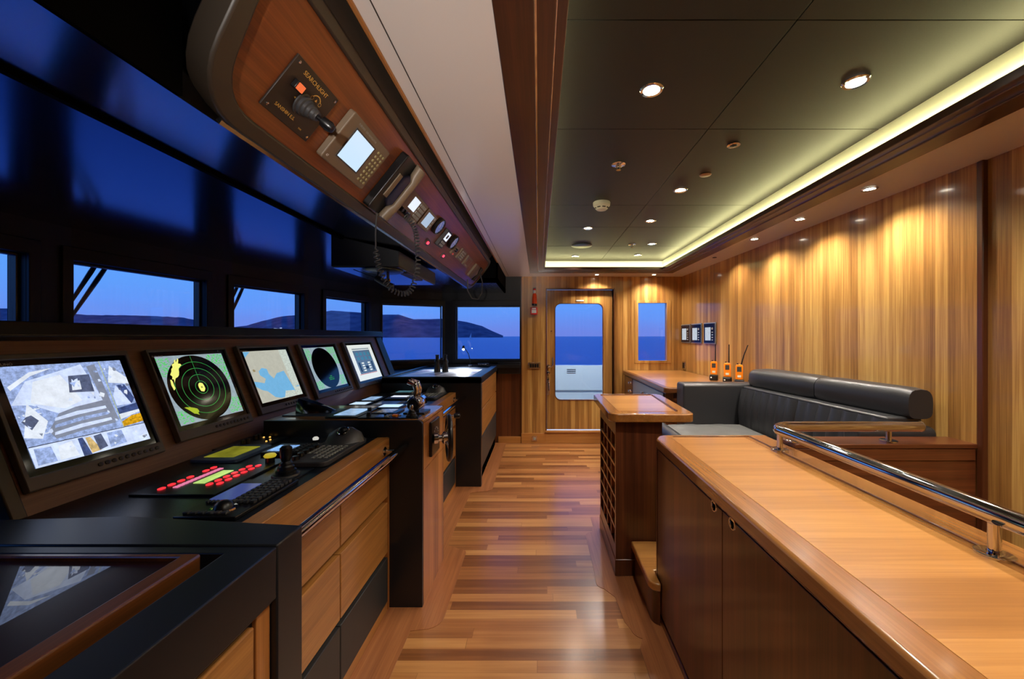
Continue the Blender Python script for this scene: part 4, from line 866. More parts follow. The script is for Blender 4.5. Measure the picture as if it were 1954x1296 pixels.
# gooseneck lamp
t = thing('gooseneck_lamp', 'gooseneck chart lamp with a bright white light behind the chart table', 'lamp', (-0.87, 4.93, TZ+0.004))
MB().lathe([(0, 0), (0.03, 0), (0.028, 0.012), (0.01, 0.018), (0, 0.018)], (0, 0, 0), M_PLASTIC).build('base', t)
MB().tube([(0, 0, 0.015), (-0.005, 0, 0.08), (-0.02, -0.01, 0.15), (-0.05, -0.04, 0.21), (-0.065, -0.08, 0.235)], 0.005, M_PLASTIC, 8).build('stem', t)
b = MB(); b.T = Matrix.Translation((-0.068, -0.09, 0.238)) @ Matrix.Rotation(math.radians(-20), 4, 'X'); b.lathe([(0, 0.02), (0.012, 0.02), (0.018, 0), (0.018, -0.02), (0.014, -0.02)], (0, 0, 0), M_PLASTIC, n=16); b.build('head', t)
b = MB(); b.T = Matrix.Translation((-0.068, -0.10, 0.222)); b.lathe([(0, 0), (0.010, -0.002), (0.014, -0.01), (0.010, -0.018), (0, -0.02)], (0, 0, 0), emis('lamp_led', (0.9, 0.95, 1, 1), 40), n=14); b.build('bulb', t)
ll = bpy.data.lights.new('chart_lamp_beam', 'SPOT'); ll.energy = 90; ll.color = (0.85, 0.92, 1); ll.spot_size = math.radians(120); ll.spot_blend = 0.6; ll.shadow_soft_size = 0.012
lo = bpy.data.objects.new('chart_lamp_beam', ll); C.objects.link(lo); lo.location = (-0.938, 4.82, 1.215); lo.rotation_euler = (math.radians(-25), 0, 0)
t = thing('desk_handset', 'grey radio handset with small knobs on the dark shelf beside the lamp', 'radio', (-0.71, 4.965, TZ+0.005))
MB().box(-0.07, 0.07, -0.035, 0.025, 0, 0.03, M_PLASTIC).build('case', t, bevel=0.004)
b = MB()
for k in range(5): b.lathe([(0, 0), (0.006, 0), (0.005, -0.01), (0, -0.01)], (-0.05+0.022*k, -0.035, 0.018), M_CHROME, 'Y', 10)
b.build('knobs', t)
MB().tube([(0.07, 0, 0.015), (0.10, -0.02, 0.02), (0.13, -0.01, 0.01), (0.16, 0.0, 0.006)], 0.003, M_PLASTIC, 8).build('cord', t)
# dark shelf below the corner windows
struct(MB().prism([(-1.93, 4.70), (-1.46, 4.99), (-1.46, 3.7), (-1.95, 3.9)], 'Z', 0.93, 0.99, M_DARKWALL).prism([(-1.90, 4.735), (-1.46, 4.985), (-0.24, 5.03), (-0.24, 5.10), (-1.27, 5.095)], 'Z', 0.99, 1.035, M_BLACK).build('trim_14', bevel=0.003))
struct(MB().box(-0.535, -0.24, 5.06, 5.10, 0.91, 1.06, M_BLACK).build('trim_15', bevel=0.004))

# ------------------------------------------------------------------ overhead console
OA = Vector((-0.70, 0, 1.932)); OD = Vector((-0.53+0.70, 0, 2.146-1.932)); OL = OD.length; OD.normalize()
def oframe(y, tt, w=0.0):
    n = Vector((0, 1, 0)).cross(OD); p = OA+OD*tt+n*w; return frame((p.x, y, p.z), (0, 1, 0), OD)
OY0, OY1 = 0.86, 4.06
t = thing('overhead_console', 'long overhead console with sloped teak face and taupe rounded border', 'console')
b = MB(); b.prism([(-1.12, 1.968), (-0.742, 1.893), (-0.735, 1.903), (-0.56, 2.16), (-0.60, 2.30), (-1.12, 2.30)], 'Y', 0.90, OY1-0.02, M_SATIN)
b.prism([(-1.12, 1.968), (-0.742, 1.893), (-0.742, 2.30), (-1.12, 2.30)], 'Y', -1.95, 0.90, M_SATIN); b.build('housing', t)
MB().box(-0.741, -0.735, -1.95, 0.80, 1.896, 2.30, M_RECESS).build('inner_cheek', t)
b = MB(); b.box(-1.135, -1.118, -1.95, OY1, 1.955, 1.985, M_RECESS); b.build('shadow_joint', t)
pf = oframe(0, 0)
cr_ = 0.09
def rr2(y0, y1, t0, t1, r): return rrect(y0, y1, t0, t1, r, 8)
def rquad(P, r, n=7):
    out_ = []
    for i in range(4):
        p, a, c = Vector(P[i]), Vector(P[i-1]), Vector(P[(i+1) % 4]); d1 = (a-p).normalized(); d2 = (c-p).normalized()
        for k in range(n+1):
            q = k/n; out_.append(tuple(p+d1*r*(1-q)**2+d2*r*q**2))
    return out_
IN_ = rquad([(OY0-0.015, -0.004), (OY1, -0.004), (OY1, OL+0.012), (OY0-0.10, OL+0.012)], 0.10)
OUT_ = rquad([(OY0-0.065, -0.046), (OY1+0.02, -0.046), (OY1+0.02, OL+0.045), (OY0-0.145, OL+0.045)], 0.14)
b = MB(); b.prism(IN_, 'Z', -0.05, 0.004, M_OVER); b.build('teak_face', t, mw=pf)
b = MB(); ring_prism(b, OUT_, IN_, -0.05, 0.016, 'Z', M_TAUPE); b.build('border', t, mw=pf, bevel=0.006)
b = MB(); b.box(OY0+0.01, OY1, OL+0.045, OL+0.11, -0.10, -0.03, M_TAUPE); b.build('upper_rail', t, mw=pf, bevel=0.004)

OW = 0.004
# searchlight controller
t = thing('searchlight_panel', 'black searchlight control plate with ribbed joystick, first on the overhead console', 'control panel', frame=oframe(1.02, 0.116, OW))
MB().box(-0.092, 0.092, -0.076, 0.076, 0, 0.006, mat('dark_brown_plate', S(44, 34, 28), 0.45)).build('plate', t, bevel=0.0015)
GOLD = mat('gold_print', S(215, 170, 80), 0.5)
text(t, 'SEARCHLIGHT', 0.0, 0.056, 0.0065, 0.016, GOLD)
text(t, 'SANSHIN E.S.', -0.025, -0.050, 0.0065, 0.013, GOLD)
text(t, 'TYPE', 0.045, -0.060, 0.0065, 0.006, GOLD)
for u, v in ((-0.08, 0.064), (0.08, 0.064), (-0.08, -0.064), (0.08, -0.064)):
    MB().lathe([(0, 0.006), (0.004, 0.006), (0.004, 0.009), (0, 0.0095)], (u, v, 0), M_CHROME, n=10).build('screw', t)
b = MB(); b.box(-0.062, -0.038, 0.008, 0.030, 0.006, 0.02, M_PLASTIC); b.build('switch_body', t, bevel=0.002)
MB().box(-0.060, -0.040, 0.010, 0.028, 0.02, 0.026, emis('orange_switch', S(240, 110, 60), 1.0)).build('lit_switch', t, bevel=0.001)
b = MB()
for k in range(14):
    a = math.radians(30+120*k/13); b.box(0.03+0.018*math.cos(a)-0.0012, 0.03+0.018*math.cos(a)+0.0012, 0.022+0.018*math.sin(a)-0.0012, 0.022+0.018*math.sin(a)+0.0012, 0.006, 0.0066, GOLD)
for cx_ in (0.014, 0.048):
    for k in range(8): a = 2*PI*k/8; b.box(cx_+0.005*math.cos(a)-0.0008, cx_+0.005*math.cos(a)+0.0008, 0.026+0.005*math.sin(a)-0.0008, 0.026+0.005*math.sin(a)+0.0008, 0.006, 0.0066, GOLD)
b.add([(-0.032, -0.006, 0.0066), (-0.026, -0.003, 0.0066), (-0.026, -0.009, 0.0066)], [(0, 1, 2)], GOLD); b.add([(0.0, -0.052+0.015, 0.0066), (0.006, -0.031, 0.0066), (-0.006, -0.031, 0.0066)], [(0, 1, 2)], GOLD)
b.add([(0.03, 0.032, 0.0066), (0.026, 0.024, 0.0066), (0.034, 0.024, 0.0066)], [(0, 1, 2)], GOLD); b.build('printed_marks', t)
b = MB(); b.T = Matrix.Translation((0.0, -0.006, 0.004)) @ Matrix.Rotation(math.radians(14), 4, 'Y'); bellows(b, 5, 0.030, 0.012, 0.05, 0.0, M_GREYPL); b.build('boot', t)
b = MB(); b.T = Matrix.Translation((0.0, -0.006, 0.004)) @ Matrix.Rotation(math.radians(14), 4, 'Y'); b.lathe([(0, 0.05), (0.006, 0.05), (0.006, 0.06), (0.014, 0.064), (0.015, 0.085), (0.011, 0.094), (0, 0.096)], (0, 0, 0), M_PLASTIC, n=16); b.build('grip', t)
# GPS
t = thing('gps_receiver', 'taupe receiver with large pale blue screen, second on the overhead console', 'instrument', frame=oframe(1.305, 0.121, OW))
MB().prism(rrect(-0.135, 0.135, -0.086, 0.086, 0.008), 'Z', 0, 0.022, mat('taupe_case', S(118, 102, 84), 0.45)).build('case', t, bevel=0.003)
MB().box(-0.085, 0.042, -0.050, 0.052, 0.022, 0.0235, E_SCR).build('screen', t)
b = MB(); ring_prism(b, [(-0.090, -0.055), (0.047, -0.055), (0.047, 0.057), (-0.090, 0.057)], [(-0.085, -0.050), (0.042, -0.050), (0.042, 0.052), (-0.085, 0.052)], 0.0215, 0.024, 'Z', M_GREYPL); b.build('screen_frame', t)
b = MB()
for i in range(3):
    for k in range(8): b.lathe([(0, 0.022), (0.0052, 0.022), (0.0045, 0.026), (0, 0.026)], (0.075+0.02*i, -0.062+0.0165*k, 0), mat('olive_key', S(150, 140, 100), 0.5), n=8)
b.build('keypad', t)
text(t, 'FURUNO  GPS NAVIGATOR', -0.03, 0.070, 0.0223, 0.010, M_KEY); text(t, '47', -0.118, -0.070, 0.0223, 0.012, M_WHITE)
# phone handset and coiled cord
t = thing('radio_handset', 'large black and taupe radio telephone handset with coiled cord hanging from the overhead console', 'telephone handset', frame=oframe(1.60, 0.13, OW))
MB().prism(rrect(-0.075, 0.06, -0.13, 0.13, 0.012), 'Z', 0, 0.034, M_PLASTIC).build('cradle', t, bevel=0.004)
hs = [(-0.055, 0.118, 0.036), (-0.055, 0.06, 0.048), (-0.055, -0.06, 0.048), (-0.055, -0.118, 0.036)]
rings = []
for v_, w_, hw, hh in ((0.135, 0.040, 0.020, 0.014), (0.128, 0.052, 0.027, 0.022), (0.085, 0.056, 0.027, 0.022), (0.06, 0.066, 0.020, 0.014), (-0.06, 0.066, 0.020, 0.014), (-0.085, 0.056, 0.027, 0.022), (-0.128, 0.052, 0.027, 0.022), (-0.135, 0.040, 0.020, 0.014)):
    rings.append([(0.03+hw*math.cos(a), v_, w_+hh*math.sin(a)) for a in [2*PI*k/12 for k in range(12)]])
MB().loft(rings, mat('taupe_case', S(118, 102, 84), 0.45)).build('handset', t)
MB().box(-0.052, -0.022, -0.055, 0.055, 0.034, 0.040, mat('taupe_case', S(118, 102, 84), 0.45)).build('latch', t, bevel=0.002)
# coil: path in local frame then world via matrix
def coil(parent, pts, r, wr, turns, name='coiled_cord', m=M_GREYPL, straight=0.2):
    # catmull path sampled, helix around it
    P = [Vector(p) for p in pts]; n = 260; path = []
    for i in range(n+1):
        u = i/n*(len(P)-1); k = min(int(u), len(P)-2); f_ = u-k
        p0, p1, p2, p3 = P[max(k-1, 0)], P[k], P[k+1], P[min(k+2, len(P)-1)]
        path.append(0.5*((2*p1)+(p2-p0)*f_+(2*p0-5*p1+4*p2-p3)*f_*f_+(3*p1-p0-3*p2+p3)*f_**3))
    pts2 = []; tot = turns*14
    up = Vector((1, 0, 0))
    for i in range(tot+1):
        q = i/tot; x = q*n; k = min(int(x), n-1); p = path[k].lerp(path[k+1], x-k); tg = (path[min(k+2, n)]-path[max(k-1, 0)]).normalized()
        a_ = tg.cross(up); a_ = a_.normalized() if a_.length > 1e-4 else Vector((1, 0, 0)); b_ = tg.cross(a_)
        e = min(1.0, q/max(straight, 1e-3), (1-q)/max(0.02, straight*0.4)) if straight else 1.0
        e = 0.0 if q < straight*0.8 else min(1.0, (q-straight*0.8)/0.03)
        rr = r*e; an = 2*PI*turns*q
        pts2.append(p+a_*math.cos(an)*rr+b_*math.sin(an)*rr)
    MB().tube(pts2, wr, m, 6).build(name, parent)
t_h = t
inv = oframe(1.60, 0.13, OW).inverted()
# hanging loop in world coordinates: starts at bottom of the handset, ends on the next set
wpts = [(-0.655, 1.57, 1.90), (-0.665, 1.58, 1.80), (-0.66, 1.60, 1.69), (-0.62, 1.63, 1.60), (-0.565, 1.68, 1.59), (-0.54, 1.72, 1.68), (-0.55, 1.76, 1.80), (-0.575, 1.80, 1.90), (-0.62, 1.80, 1.96)]
coil(t_h, [inv @ Vector(p) for p in wpts], 0.010, 0.0030, 50)
# VHF
TPC = mat('taupe_case', S(118, 102, 84), 0.45)
t = thing('vhf_radio', 'taupe radio with bright white screen and keypad, right of the large handset', 'radio', frame=oframe(1.85, 0.122, OW))
MB().prism(rrect(-0.135, 0.135, -0.062, 0.066, 0.008), 'Z', 0, 0.024, TPC).build('case', t, bevel=0.003)
MB().box(-0.05, 0.03, -0.01, 0.05, 0.024, 0.0255, E_WHITE).build('screen', t)
b = MB()
for i in range(4):
    for k in range(5): b.box(0.045+0.02*i, 0.06+0.02*i, -0.05+0.021*k, -0.036+0.021*k, 0.024, 0.028, M_KEY)
b.build('keypad', t); 
for u in (-0.10, -0.06, -0.02): MB().lathe([(0, 0.024), (0.013, 0.024), (0.011, 0.042), (0, 0.043)], (u, -0.038, 0), M_PLASTIC, n=16).build('knob', t)
# display
t = thing('small_display', 'small taupe instrument with grey-blue screen, between radio and first round dial', 'display', frame=oframe(2.10, 0.135, OW))
MB().prism(rrect(-0.085, 0.085, -0.052, 0.052, 0.006), 'Z', 0, 0.018, TPC).build('case', t, bevel=0.002)
MB().box(-0.06, 0.035, -0.035, 0.038, 0.018, 0.0192, emis('grey_blue_lcd', S(170, 188, 205), 1.0)).build('screen', t)
b = MB()
for k in range(4): b.box(0.05, 0.07, -0.038+0.021*k, -0.024+0.021*k, 0.018, 0.021, M_KEY)
b.build('keypad', t)
def dial(y, label):
    t = thing('round_dial', label, 'gauge', frame=oframe(y, 0.160, OW), group='round dials on the overhead console')
    MB().lathe([(0, 0), (0.052, 0), (0.052, 0.022), (0.047, 0.027), (0.044, 0.025), (0.043, 0.018), (0, 0.018)], (0, 0, 0), M_PLASTIC, n=32).build('housing', t)
    MB().lathe([(0, 0.0185), (0.0425, 0.0185), (0.0425, 0.021), (0, 0.021)], (0, 0, 0), emis('dial_face', S(96, 100, 138), 0.9), n=32).build('face', t)
    b = MB(); b.T = Matrix.Rotation(0.6, 4, 'Z'); b.box(-0.0012, 0.0012, -0.005, 0.034, 0.0215, 0.0225, M_WHITE); b.build('needle', t)
    b = MB()
    for k in range(12): b.T = Matrix.Rotation(k*PI/6, 4, 'Z'); b.box(-0.0007, 0.0007, 0.034, 0.040, 0.0211, 0.0217, M_WHITE)
    b.build('scale', t)
dial(2.275, 'nearer round dial on the overhead console, left of the small phone-like screen')
dial(2.66, 'farther round dial on the overhead console, right of the small phone-like screen')
t = thing('autopilot_display', 'upright dark instrument with bright white screen between the two round dials', 'display', frame=oframe(2.48, 0.130, OW))
MB().prism(rrect(-0.055, 0.055, -0.062, 0.062, 0.008), 'Z', 0, 0.022, M_GREYPL).build('case', t, bevel=0.002)
MB().box(-0.036, 0.036, -0.005, 0.05, 0.022, 0.0232, E_WHITE).build('screen', t); MB().box(-0.014, 0.014, 0.01, 0.036, 0.0232, 0.0238, M_GREYPL).build('symbol', t)
b = MB()
for i in range(3):
    for k in range(2): b.box(-0.03+0.024*i, -0.014+0.024*i, -0.05+0.02*k, -0.037+0.02*k, 0.022, 0.026, M_KEY)
b.build('keypad', t)
for y, l_ in ((2.317, 'nearer small square push button with red light on the overhead console'), (2.696, 'farther small square push button with red light on the overhead console')):
    t = thing('lit_button', l_, 'push button', frame=oframe(y, 0.044, OW))
    MB().box(-0.028, 0.028, -0.022, 0.022, 0, 0.006, M_GREYPL).build('plate', t, bevel=0.001)
    MB().lathe([(0, 0.006), (0.010, 0.006), (0.009, 0.014), (0, 0.015)], (0, 0, 0), emis('hot_red', S(255, 60, 80), 2.5), n=16).build('button', t)
def opanel(name, label, cat, y, tt, du, dv, kind):
    t = thing(name, label, cat, frame=oframe(y, tt, OW))
    MB().prism(rrect(-du, du, -dv, dv, 0.004), 'Z', 0, 0.014, TPC).build('case', t, bevel=0.002)
    if kind == 'key': MB().lathe([(0, 0.014), (0.014, 0.014), (0.012, 0.028), (0, 0.029)], (0, 0.01, 0), M_PLASTIC, n=14).build('knob', t); MB().lathe([(0, 0.014), (0.008, 0.014), (0.006, 0.02), (0, 0.02)], (0, -0.025, 0), emis('dull_red', S(150, 50, 50), 1), n=12).build('lamp', t)
    if kind == 'grid':
        b = MB()
        for i in range(3):
            for k in range(4): b.box(-du*0.7+i*du*0.5, -du*0.7+i*du*0.5+du*0.35, -dv*0.75+k*dv*0.4, -dv*0.75+k*dv*0.4+dv*0.25, 0.014, 0.018, M_KEY)
        b.build('keypad', t)
    if kind == 'slot': MB().box(-du*0.6, du*0.6, -dv*0.5, dv*0.6, 0.014, 0.016, mat('brown_card', S(120, 86, 66), 0.5)).build('label_card', t); MB().box(-du*0.3, du*0.3, -dv*0.8, -dv*0.65, 0.014, 0.018, M_KEY).build('slider', t)
opanel('selector_switch', 'narrow upright switch with knob, right of the farther round dial', 'switch', 2.81, 0.125, 0.045, 0.036, 'key')
opanel('button_panel', 'taupe keypad with rows of keys towards the far end of the overhead console', 'control panel', 3.03, 0.140, 0.085, 0.046, 'grid')
opanel('alarm_box', 'taupe box with a brown card window beside the far handset', 'control panel', 3.29, 0.138, 0.095, 0.046, 'slot')
t = thing('intercom_handset', 'small handset with thin looped cord at the far end of the overhead console', 'telephone handset', frame=oframe(3.70, 0.118, OW))
MB().prism(rrect(-0.13, 0.13, -0.07, 0.07, 0.008), 'Z', 0, 0.02, TPC).build('cradle', t, bevel=0.002)
rings = []
for v_, w_, hw, hh in ((0.075, 0.036, 0.016, 0.012), (0.068, 0.045, 0.024, 0.018), (0.04, 0.047, 0.022, 0.016), (0.0, 0.055, 0.015, 0.012), (-0.04, 0.047, 0.022, 0.016), (-0.068, 0.045, 0.024, 0.018), (-0.075, 0.036, 0.016, 0.012)):
    rings.append([(0.02+hw*math.cos(a), v_, w_+hh*math.sin(a)) for a in [2*PI*k/12 for k in range(12)]])
MB().loft(rings, M_PLASTIC).build('handset', t)
inv = oframe(3.70, 0.118, OW).inverted()
wp = [(-0.66, 3.60, 1.93), (-0.665, 3.62, 1.83), (-0.63, 3.66, 1.76), (-0.58, 3.70, 1.755), (-0.55, 3.74, 1.82), (-0.55, 3.78, 1.93), (-0.575, 3.80, 2.02)]
MB().tube([inv @ Vector(p) for p in wp], 0.006, M_GREYPL, 8).build('cord', t)

# box hanging below the headliner with searchlight gimbal
t = thing('ceiling_box', 'dark box fixed under the headliner behind the overhead console', 'box')
MB().prism([(-1.19, 1.975), (-1.19, 1.80), (-0.80, 1.80), (-0.80, 1.89), (-1.12, 1.967)], 'Y', 2.22, 3.0, mat('dark_box_paint', S(12, 15, 20), 0.5)).build('body', t, bevel=0.004)
MB().box(-1.185, -0.805, 2.23, 2.99, 1.796, 1.80, M_SATIN).build('underside', t)
MB().box(-1.10, -1.095, 2.30, 2.95, 1.7945, 1.7962, M_RECESS).build('panel_joint', t)
b = MB()
for k in range(4): b.box(-0.865+0.014*k, -0.857+0.014*k, 2.40, 2.72, 1.788, 1.797, M_TAUPE)
b.build('vent_slats', t)
t = thing('gimbal_camera', 'small black gimbal fitting on a round plate under the dark ceiling box', 'camera', (-0.93, 2.32, 1.7955))
MB().lathe([(0, 0), (0.115, 0), (0.115, -0.006), (0.10, -0.012), (0, -0.012)], (0, 0, 0), M_PLASTIC, n=32).build('plate', t)
for s_ in (-1, 1): MB().box(-0.004+0.028*s_*1.0, 0.004+0.028*s_, -0.012, 0.012, -0.065, -0.010, M_PLASTIC).build('yoke_arm', t)
b = MB(); b.T = Matrix.Translation((0, 0, -0.07)) @ Matrix.Rotation(math.radians(30), 4, 'Y'); b.lathe([(0, -0.05), (0.018, -0.05), (0.02, 0.0), (0.018, 0.06), (0.012, 0.066), (0, 0.066)], (0, 0, 0), M_PLASTIC, 'X', 18); b.build('barrel', t)
MB().lathe([(0, -0.04), (0.009, -0.04), (0.009, 0.04), (0, 0.04)], (0, 0, -0.06), M_CHROME, 'X', 12).build('pivot', t)

# ------------------------------------------------------------------ long counter on the right
KX0, KX1, KY0, KY1, KZ = 0.59, 1.13, -0.9, 1.96, 0.90
t = thing('long_counter', 'long dark wood cabinet with flush round catches on the right of the aisle', 'cabinet')
MB().box(KX0+0.02, KX1, KY0, KY1-0.03, 0.0, KZ-0.055, M_MAH_Z).build('carcass', t)
b = MB(); b.box(KX0+0.004, KX1, KY0, KY1-0.015, 0.0, 0.03, M_MAH_Y); b.box(KX0+0.010, KX0+0.03, KY0, KY1-0.02, 0.03, 0.05, M_MAH_Y); b.build('plinth', t, bevel=0.003)
kd = [1.925, 1.247, 0.629, 0.0, -0.62]
for i in range(4):
    d = MB().box(KX0, KX0+0.02, kd[i+1]+0.0015, kd[i]-0.0015, 0.055, KZ-0.062, M_MAH_Z).build('door', t, bevel=0.0015)
    ky = (1.303, 1.18, 0.56, -0.05)[i]
    c = MB(); c.lathe([(0.020, 0.0), (0.019, -0.003), (0.015, -0.003), (0.014, 0.001), (0.0, 0.001)], (KX0, ky, 0.83), M_CHROME, 'X', 24); c.build('catch', d)
MB().box(KX0, KX1, KY1-0.028, KY1-0.012, 0.03, KZ-0.055, M_MAH_Z).build('end_panel', t)
t = thing('counter_worktop', 'long light teak worktop with darker border on the dark counter', 'worktop')
b = MB(); b.prism([(KX0-0.012, KY0), (KX1+0.02, KY0), (KX1+0.02, KY1+0.01)]+[(KX0+0.045, KY1+0.01), (KX0+0.015, KY1-0.005), (KX0-0.003, KY1-0.03), (KX0-0.012, KY1-0.06)], 'Z', KZ-0.052, KZ, M_BORDER); b.build('border', t, bevel=0.010)
b = MB(); b.box(KX0+0.065, 1.015, KY0, KY1-0.045, KZ-0.004, KZ+0.0008, M_TEAK_X); b.build('field', t)
b = MB(); b.box(1.045, 1.053, KY0, KY1-0.03, KZ-0.004, KZ+0.004, M_MAH_Y); b.box(KX0+0.08, 1.053, KY1-0.030, KY1-0.024, KZ-0.004, KZ+0.004, M_MAH_Y); b.build('raised_bead', t, bevel=0.002)
# chrome rail
t = thing('stair_rail', 'thick polished steel handrail bending round the stairwell on short posts', 'handrail')
RZ = 0.985; RX = 1.065; RY = 1.785
pts = [(RX, -0.9, RZ), (RX, RY-0.09, RZ)]+[(RX+0.09-0.09*math.cos(a), RY-0.09+0.09*math.sin(a), RZ) for a in [PI/2*k/8 for k in range(1, 9)]]+[(1.755, RY, RZ)]
MB().tube(pts, 0.0235, M_CHROME, 28).build('rail', t)
MB().lathe([(0, 0), (0.024, 0), (0.024, 0.004), (0, 0.005)], (1.755, RY, RZ), mat('satin_cap', S(170, 150, 130), 0.4, 1.0), 'X').build('end_cap', t)
def post(x, y, z0):
    b = MB(); b.lathe([(0, 0), (0.034, 0), (0.034, 0.006), (0.030, 0.008), (0.0115, 0.008), (0.0115, RZ-z0-0.012), (0, RZ-z0-0.012)], (x, y, z0), M_CHROME, n=28)
    b.lathe([(0, 0.008), (0.006, 0.008), (0.005, 0.011), (0, 0.011)], (x-0.02, y-0.008, z0), M_CHROME, n=10); b.build('post', t)
for y in (1.70, 0.885, 0.05): post(RX-0.008 if y > 1 else 1.04, y, KZ)
t_r = t
for x in (1.175, 1.61): post(x, RY, 0.916)
# partition behind the stairwell
t = thing('stairwell_partition', 'dark wood partition with a ledge between handrail and black sofa', 'partition')
MB().box(KX1+0.022, 1.975, 1.752, 1.865, 0.0, 0.895, M_MAH_X).build('panel', t)
MB().box(KX1+0.022, 1.975, 1.742, 1.880, 0.895, 0.915, M_MAH_X).build('ledge', t, bevel=0.003)
MB().box(KX1+0.03, 1.968, 1.746, 1.752, 0.84, 0.893, M_MAH_X).build('rail_board', t, bevel=0.002)

# step in front of the sofa platform
t = thing('wooden_step', 'low teak step with rounded corner between bottle rack and counter', 'step')
sp = [(0.90, 1.975), (0.90, 2.24), (0.52, 2.24), (0.535, 1.93)]
sp = [(0.88, 1.975), (0.88, 2.25), (0.535, 2.25), (0.535, 1.95)]+arc(0.585, 1.905, 0.05, 180, 260)+[(0.586, 1.855), (0.586, 1.97)]
MB().prism([(x+0.0, y) for x, y in sp], 'Z', 0.175, 0.213, M_TEAK_X).build('tread', t, bevel=0.006)
MB().prism([(0.86, 1.98), (0.86, 2.24), (0.555, 2.24), (0.555, 1.95)]+arc(0.60, 1.915, 0.045, 180, 250)+[(0.586, 1.868), (0.586, 1.98)], 'Z', 0.003, 0.175, M_MAH_Z).build('riser', t)

# wine rack pedestal
PX0, PX1, PY0, PY1 = 0.449, 0.72, 2.262, 2.83
t = thing('bottle_rack', 'dark wood pedestal with lattice bottle rack side and rounded tray top', 'bottle rack')
RB = 0.155; RT = 0.905
bd = MB(); bd.box(PX0+0.018, PX1, PY0, PY1, 0.004, RT, M_MAH_Z); 
carc = MB(); carc.box(PX0+0.02, PX1, PY0, PY0+0.018, 0.10, RT, M_MAH_Z); carc.box(PX0+0.02, PX1, PY1-0.018, PY1, 0.10, RT, M_MAH_Z); carc.box(PX1-0.018, PX1, PY0+0.018, PY1-0.018, 0.10, RT, M_MAH_Z)
carc.box(PX0+0.02, PX1, PY0+0.018, PY1-0.018, 0.10, 0.13, M_MAH_Z); carc.build('carcass', t)
MB().box(PX0+0.14, PX1-0.02, PY0+0.018, PY1-0.018, 0.13, RT, M_RECESS).build('rack_back', t)
MB().box(PX0-0.004, PX1+0.002, PY0-0.004, PY1+0.004, 0.003, 0.10, M_MAH_Z).build('plinth', t, bevel=0.004)
ff = MB(); ring_prism(ff, [(PY0, 0.10), (PY1, 0.10), (PY1, RT), (PY0, RT)], [(PY0+0.025, 0.175), (PY1-0.02, 0.175), (PY1-0.02, 0.82), (PY0+0.025, 0.82)], PX0, PX0+0.02, 'X', M_MAH_Z); ff.build('front_frame', t)
la = MB(); nr, ncol = 7, 4; h0, h1 = 0.175, 0.82; c0, c1 = PY0+0.025, PY1-0.02
for i in range(1, nr): z = h0+(h1-h0)*i/nr; la.box(PX0+0.001, PX0+0.13, c0, c1, z-0.007, z+0.007, M_TEAK_Y)
for j in range(1, ncol): y = c0+(c1-c0)*j/ncol; la.box(PX0+0.0015, PX0+0.13, y-0.008, y+0.008, h0, h1, M_TEAK_Z)
la.build('lattice', t)
tp_ = [(0.45, 3.0), (0.42, 2.96), (0.41, 2.29)]+arc(0.465, 2.275, 0.052, 180, 265)+[(0.83, 2.215)]+arc(0.845, 2.27, 0.055, -75, 0)+[(0.93, 2.95), (0.90, 3.0)]
MB().prism(tp_, 'Z', RT, 0.955, M_BORDER).build('tray_top', t, bevel=0.006)
b = MB(); b.prism([(0.475, 2.93), (0.475, 2.31), (0.80, 2.29), (0.845, 2.93)], 'Z', 0.950, 0.9565, M_TEAK_X); b.build('field', t)
b = MB(); b.box(0.47, 0.85, 2.935, 2.945, 0.954, 0.962, M_MAH_X); b.prism([(0.853, 2.94), (0.862, 2.94), (0.825, 2.30), (0.816, 2.30)], 'Z', 0.954, 0.962, M_MAH_Y); b.build('raised_bead', t, bevel=0.002)

# sofa on its platform
t = thing('sofa_platform', 'raised dark wood base beneath the black leather sofa', 'platform')
MB().box(0.93, 1.88, 1.972, 3.30, 0.003, 0.42, M_MAH_X).build('base', t, bevel=0.004)
t = thing('leather_sofa', 'black leather corner sofa with rolled headrest against the teak wall', 'sofa')
def cushion(name, x0, x1, y0, y1, z0, z1, m, r=0.03, puff=0.012, nx=10, ny=10, quilt=0):
    # soft box: superellipse rings in Z with top crown
    b = MB(); rings = []
    for k in range(11):
        q = k/10; z = z0+(z1-z0)*q; e = min(q, 1-q)*(z1-z0); ins = r-math.sqrt(max(0, r*r-max(0, r-e)**2)) if e < r else 0
        rings.append([(x, y, z+(0)) for x, y in rrect(x0+ins, x1-ins, y0+ins, y1-ins, max(0.01, r), 4)])
    b.loft(rings, m, caps=True)
    # crowned top
    vs = []; fs = []
    for i in range(nx+1):
        for j in range(ny+1):
            u, v_ = i/nx, j/ny; h = puff*(1-(2*u-1)**4)*(1-(2*v_-1)**4)
            if quilt: h += 0.004*math.sin(u*PI*quilt)*math.sin(v_*PI*quilt+1)
            vs.append((x0+r+(x1-x0-2*r)*u, y0+r+(y1-y0-2*r)*v_, z1-0.0005+h))
    for i in range(nx):
        for j in range(ny): a = i*(ny+1)+j; fs.append((a, a+ny+1, a+ny+2, a+1))
    b.add(vs, fs, m); return b.build(name, t)
cushion('seat_base', 0.95, 1.90, 1.975, 3.12, 0.422, 0.62, M_LEATHER, 0.03, 0.0)
cushion('seat_cushion', 0.99, 1.62, 2.53, 3.10, 0.60, 0.705, M_LEATHERG, 0.035, 0.018, 16, 16, 5)
cushion('seat_cushion', 0.99, 1.62, 1.975, 2.52, 0.60, 0.705, M_LEATHERG, 0.035, 0.018, 16, 16, 5)
rings = []
for k in range(9):
    y = 1.975+(3.11-1.975)*k/8; rings.append([(0.985+0.06*math.cos(a), y, 0.635+0.075*math.sin(a)) for a in [2*PI*i/16 for i in range(16)]])
MB().loft(rings, M_LEATHER).build('front_roll', t)
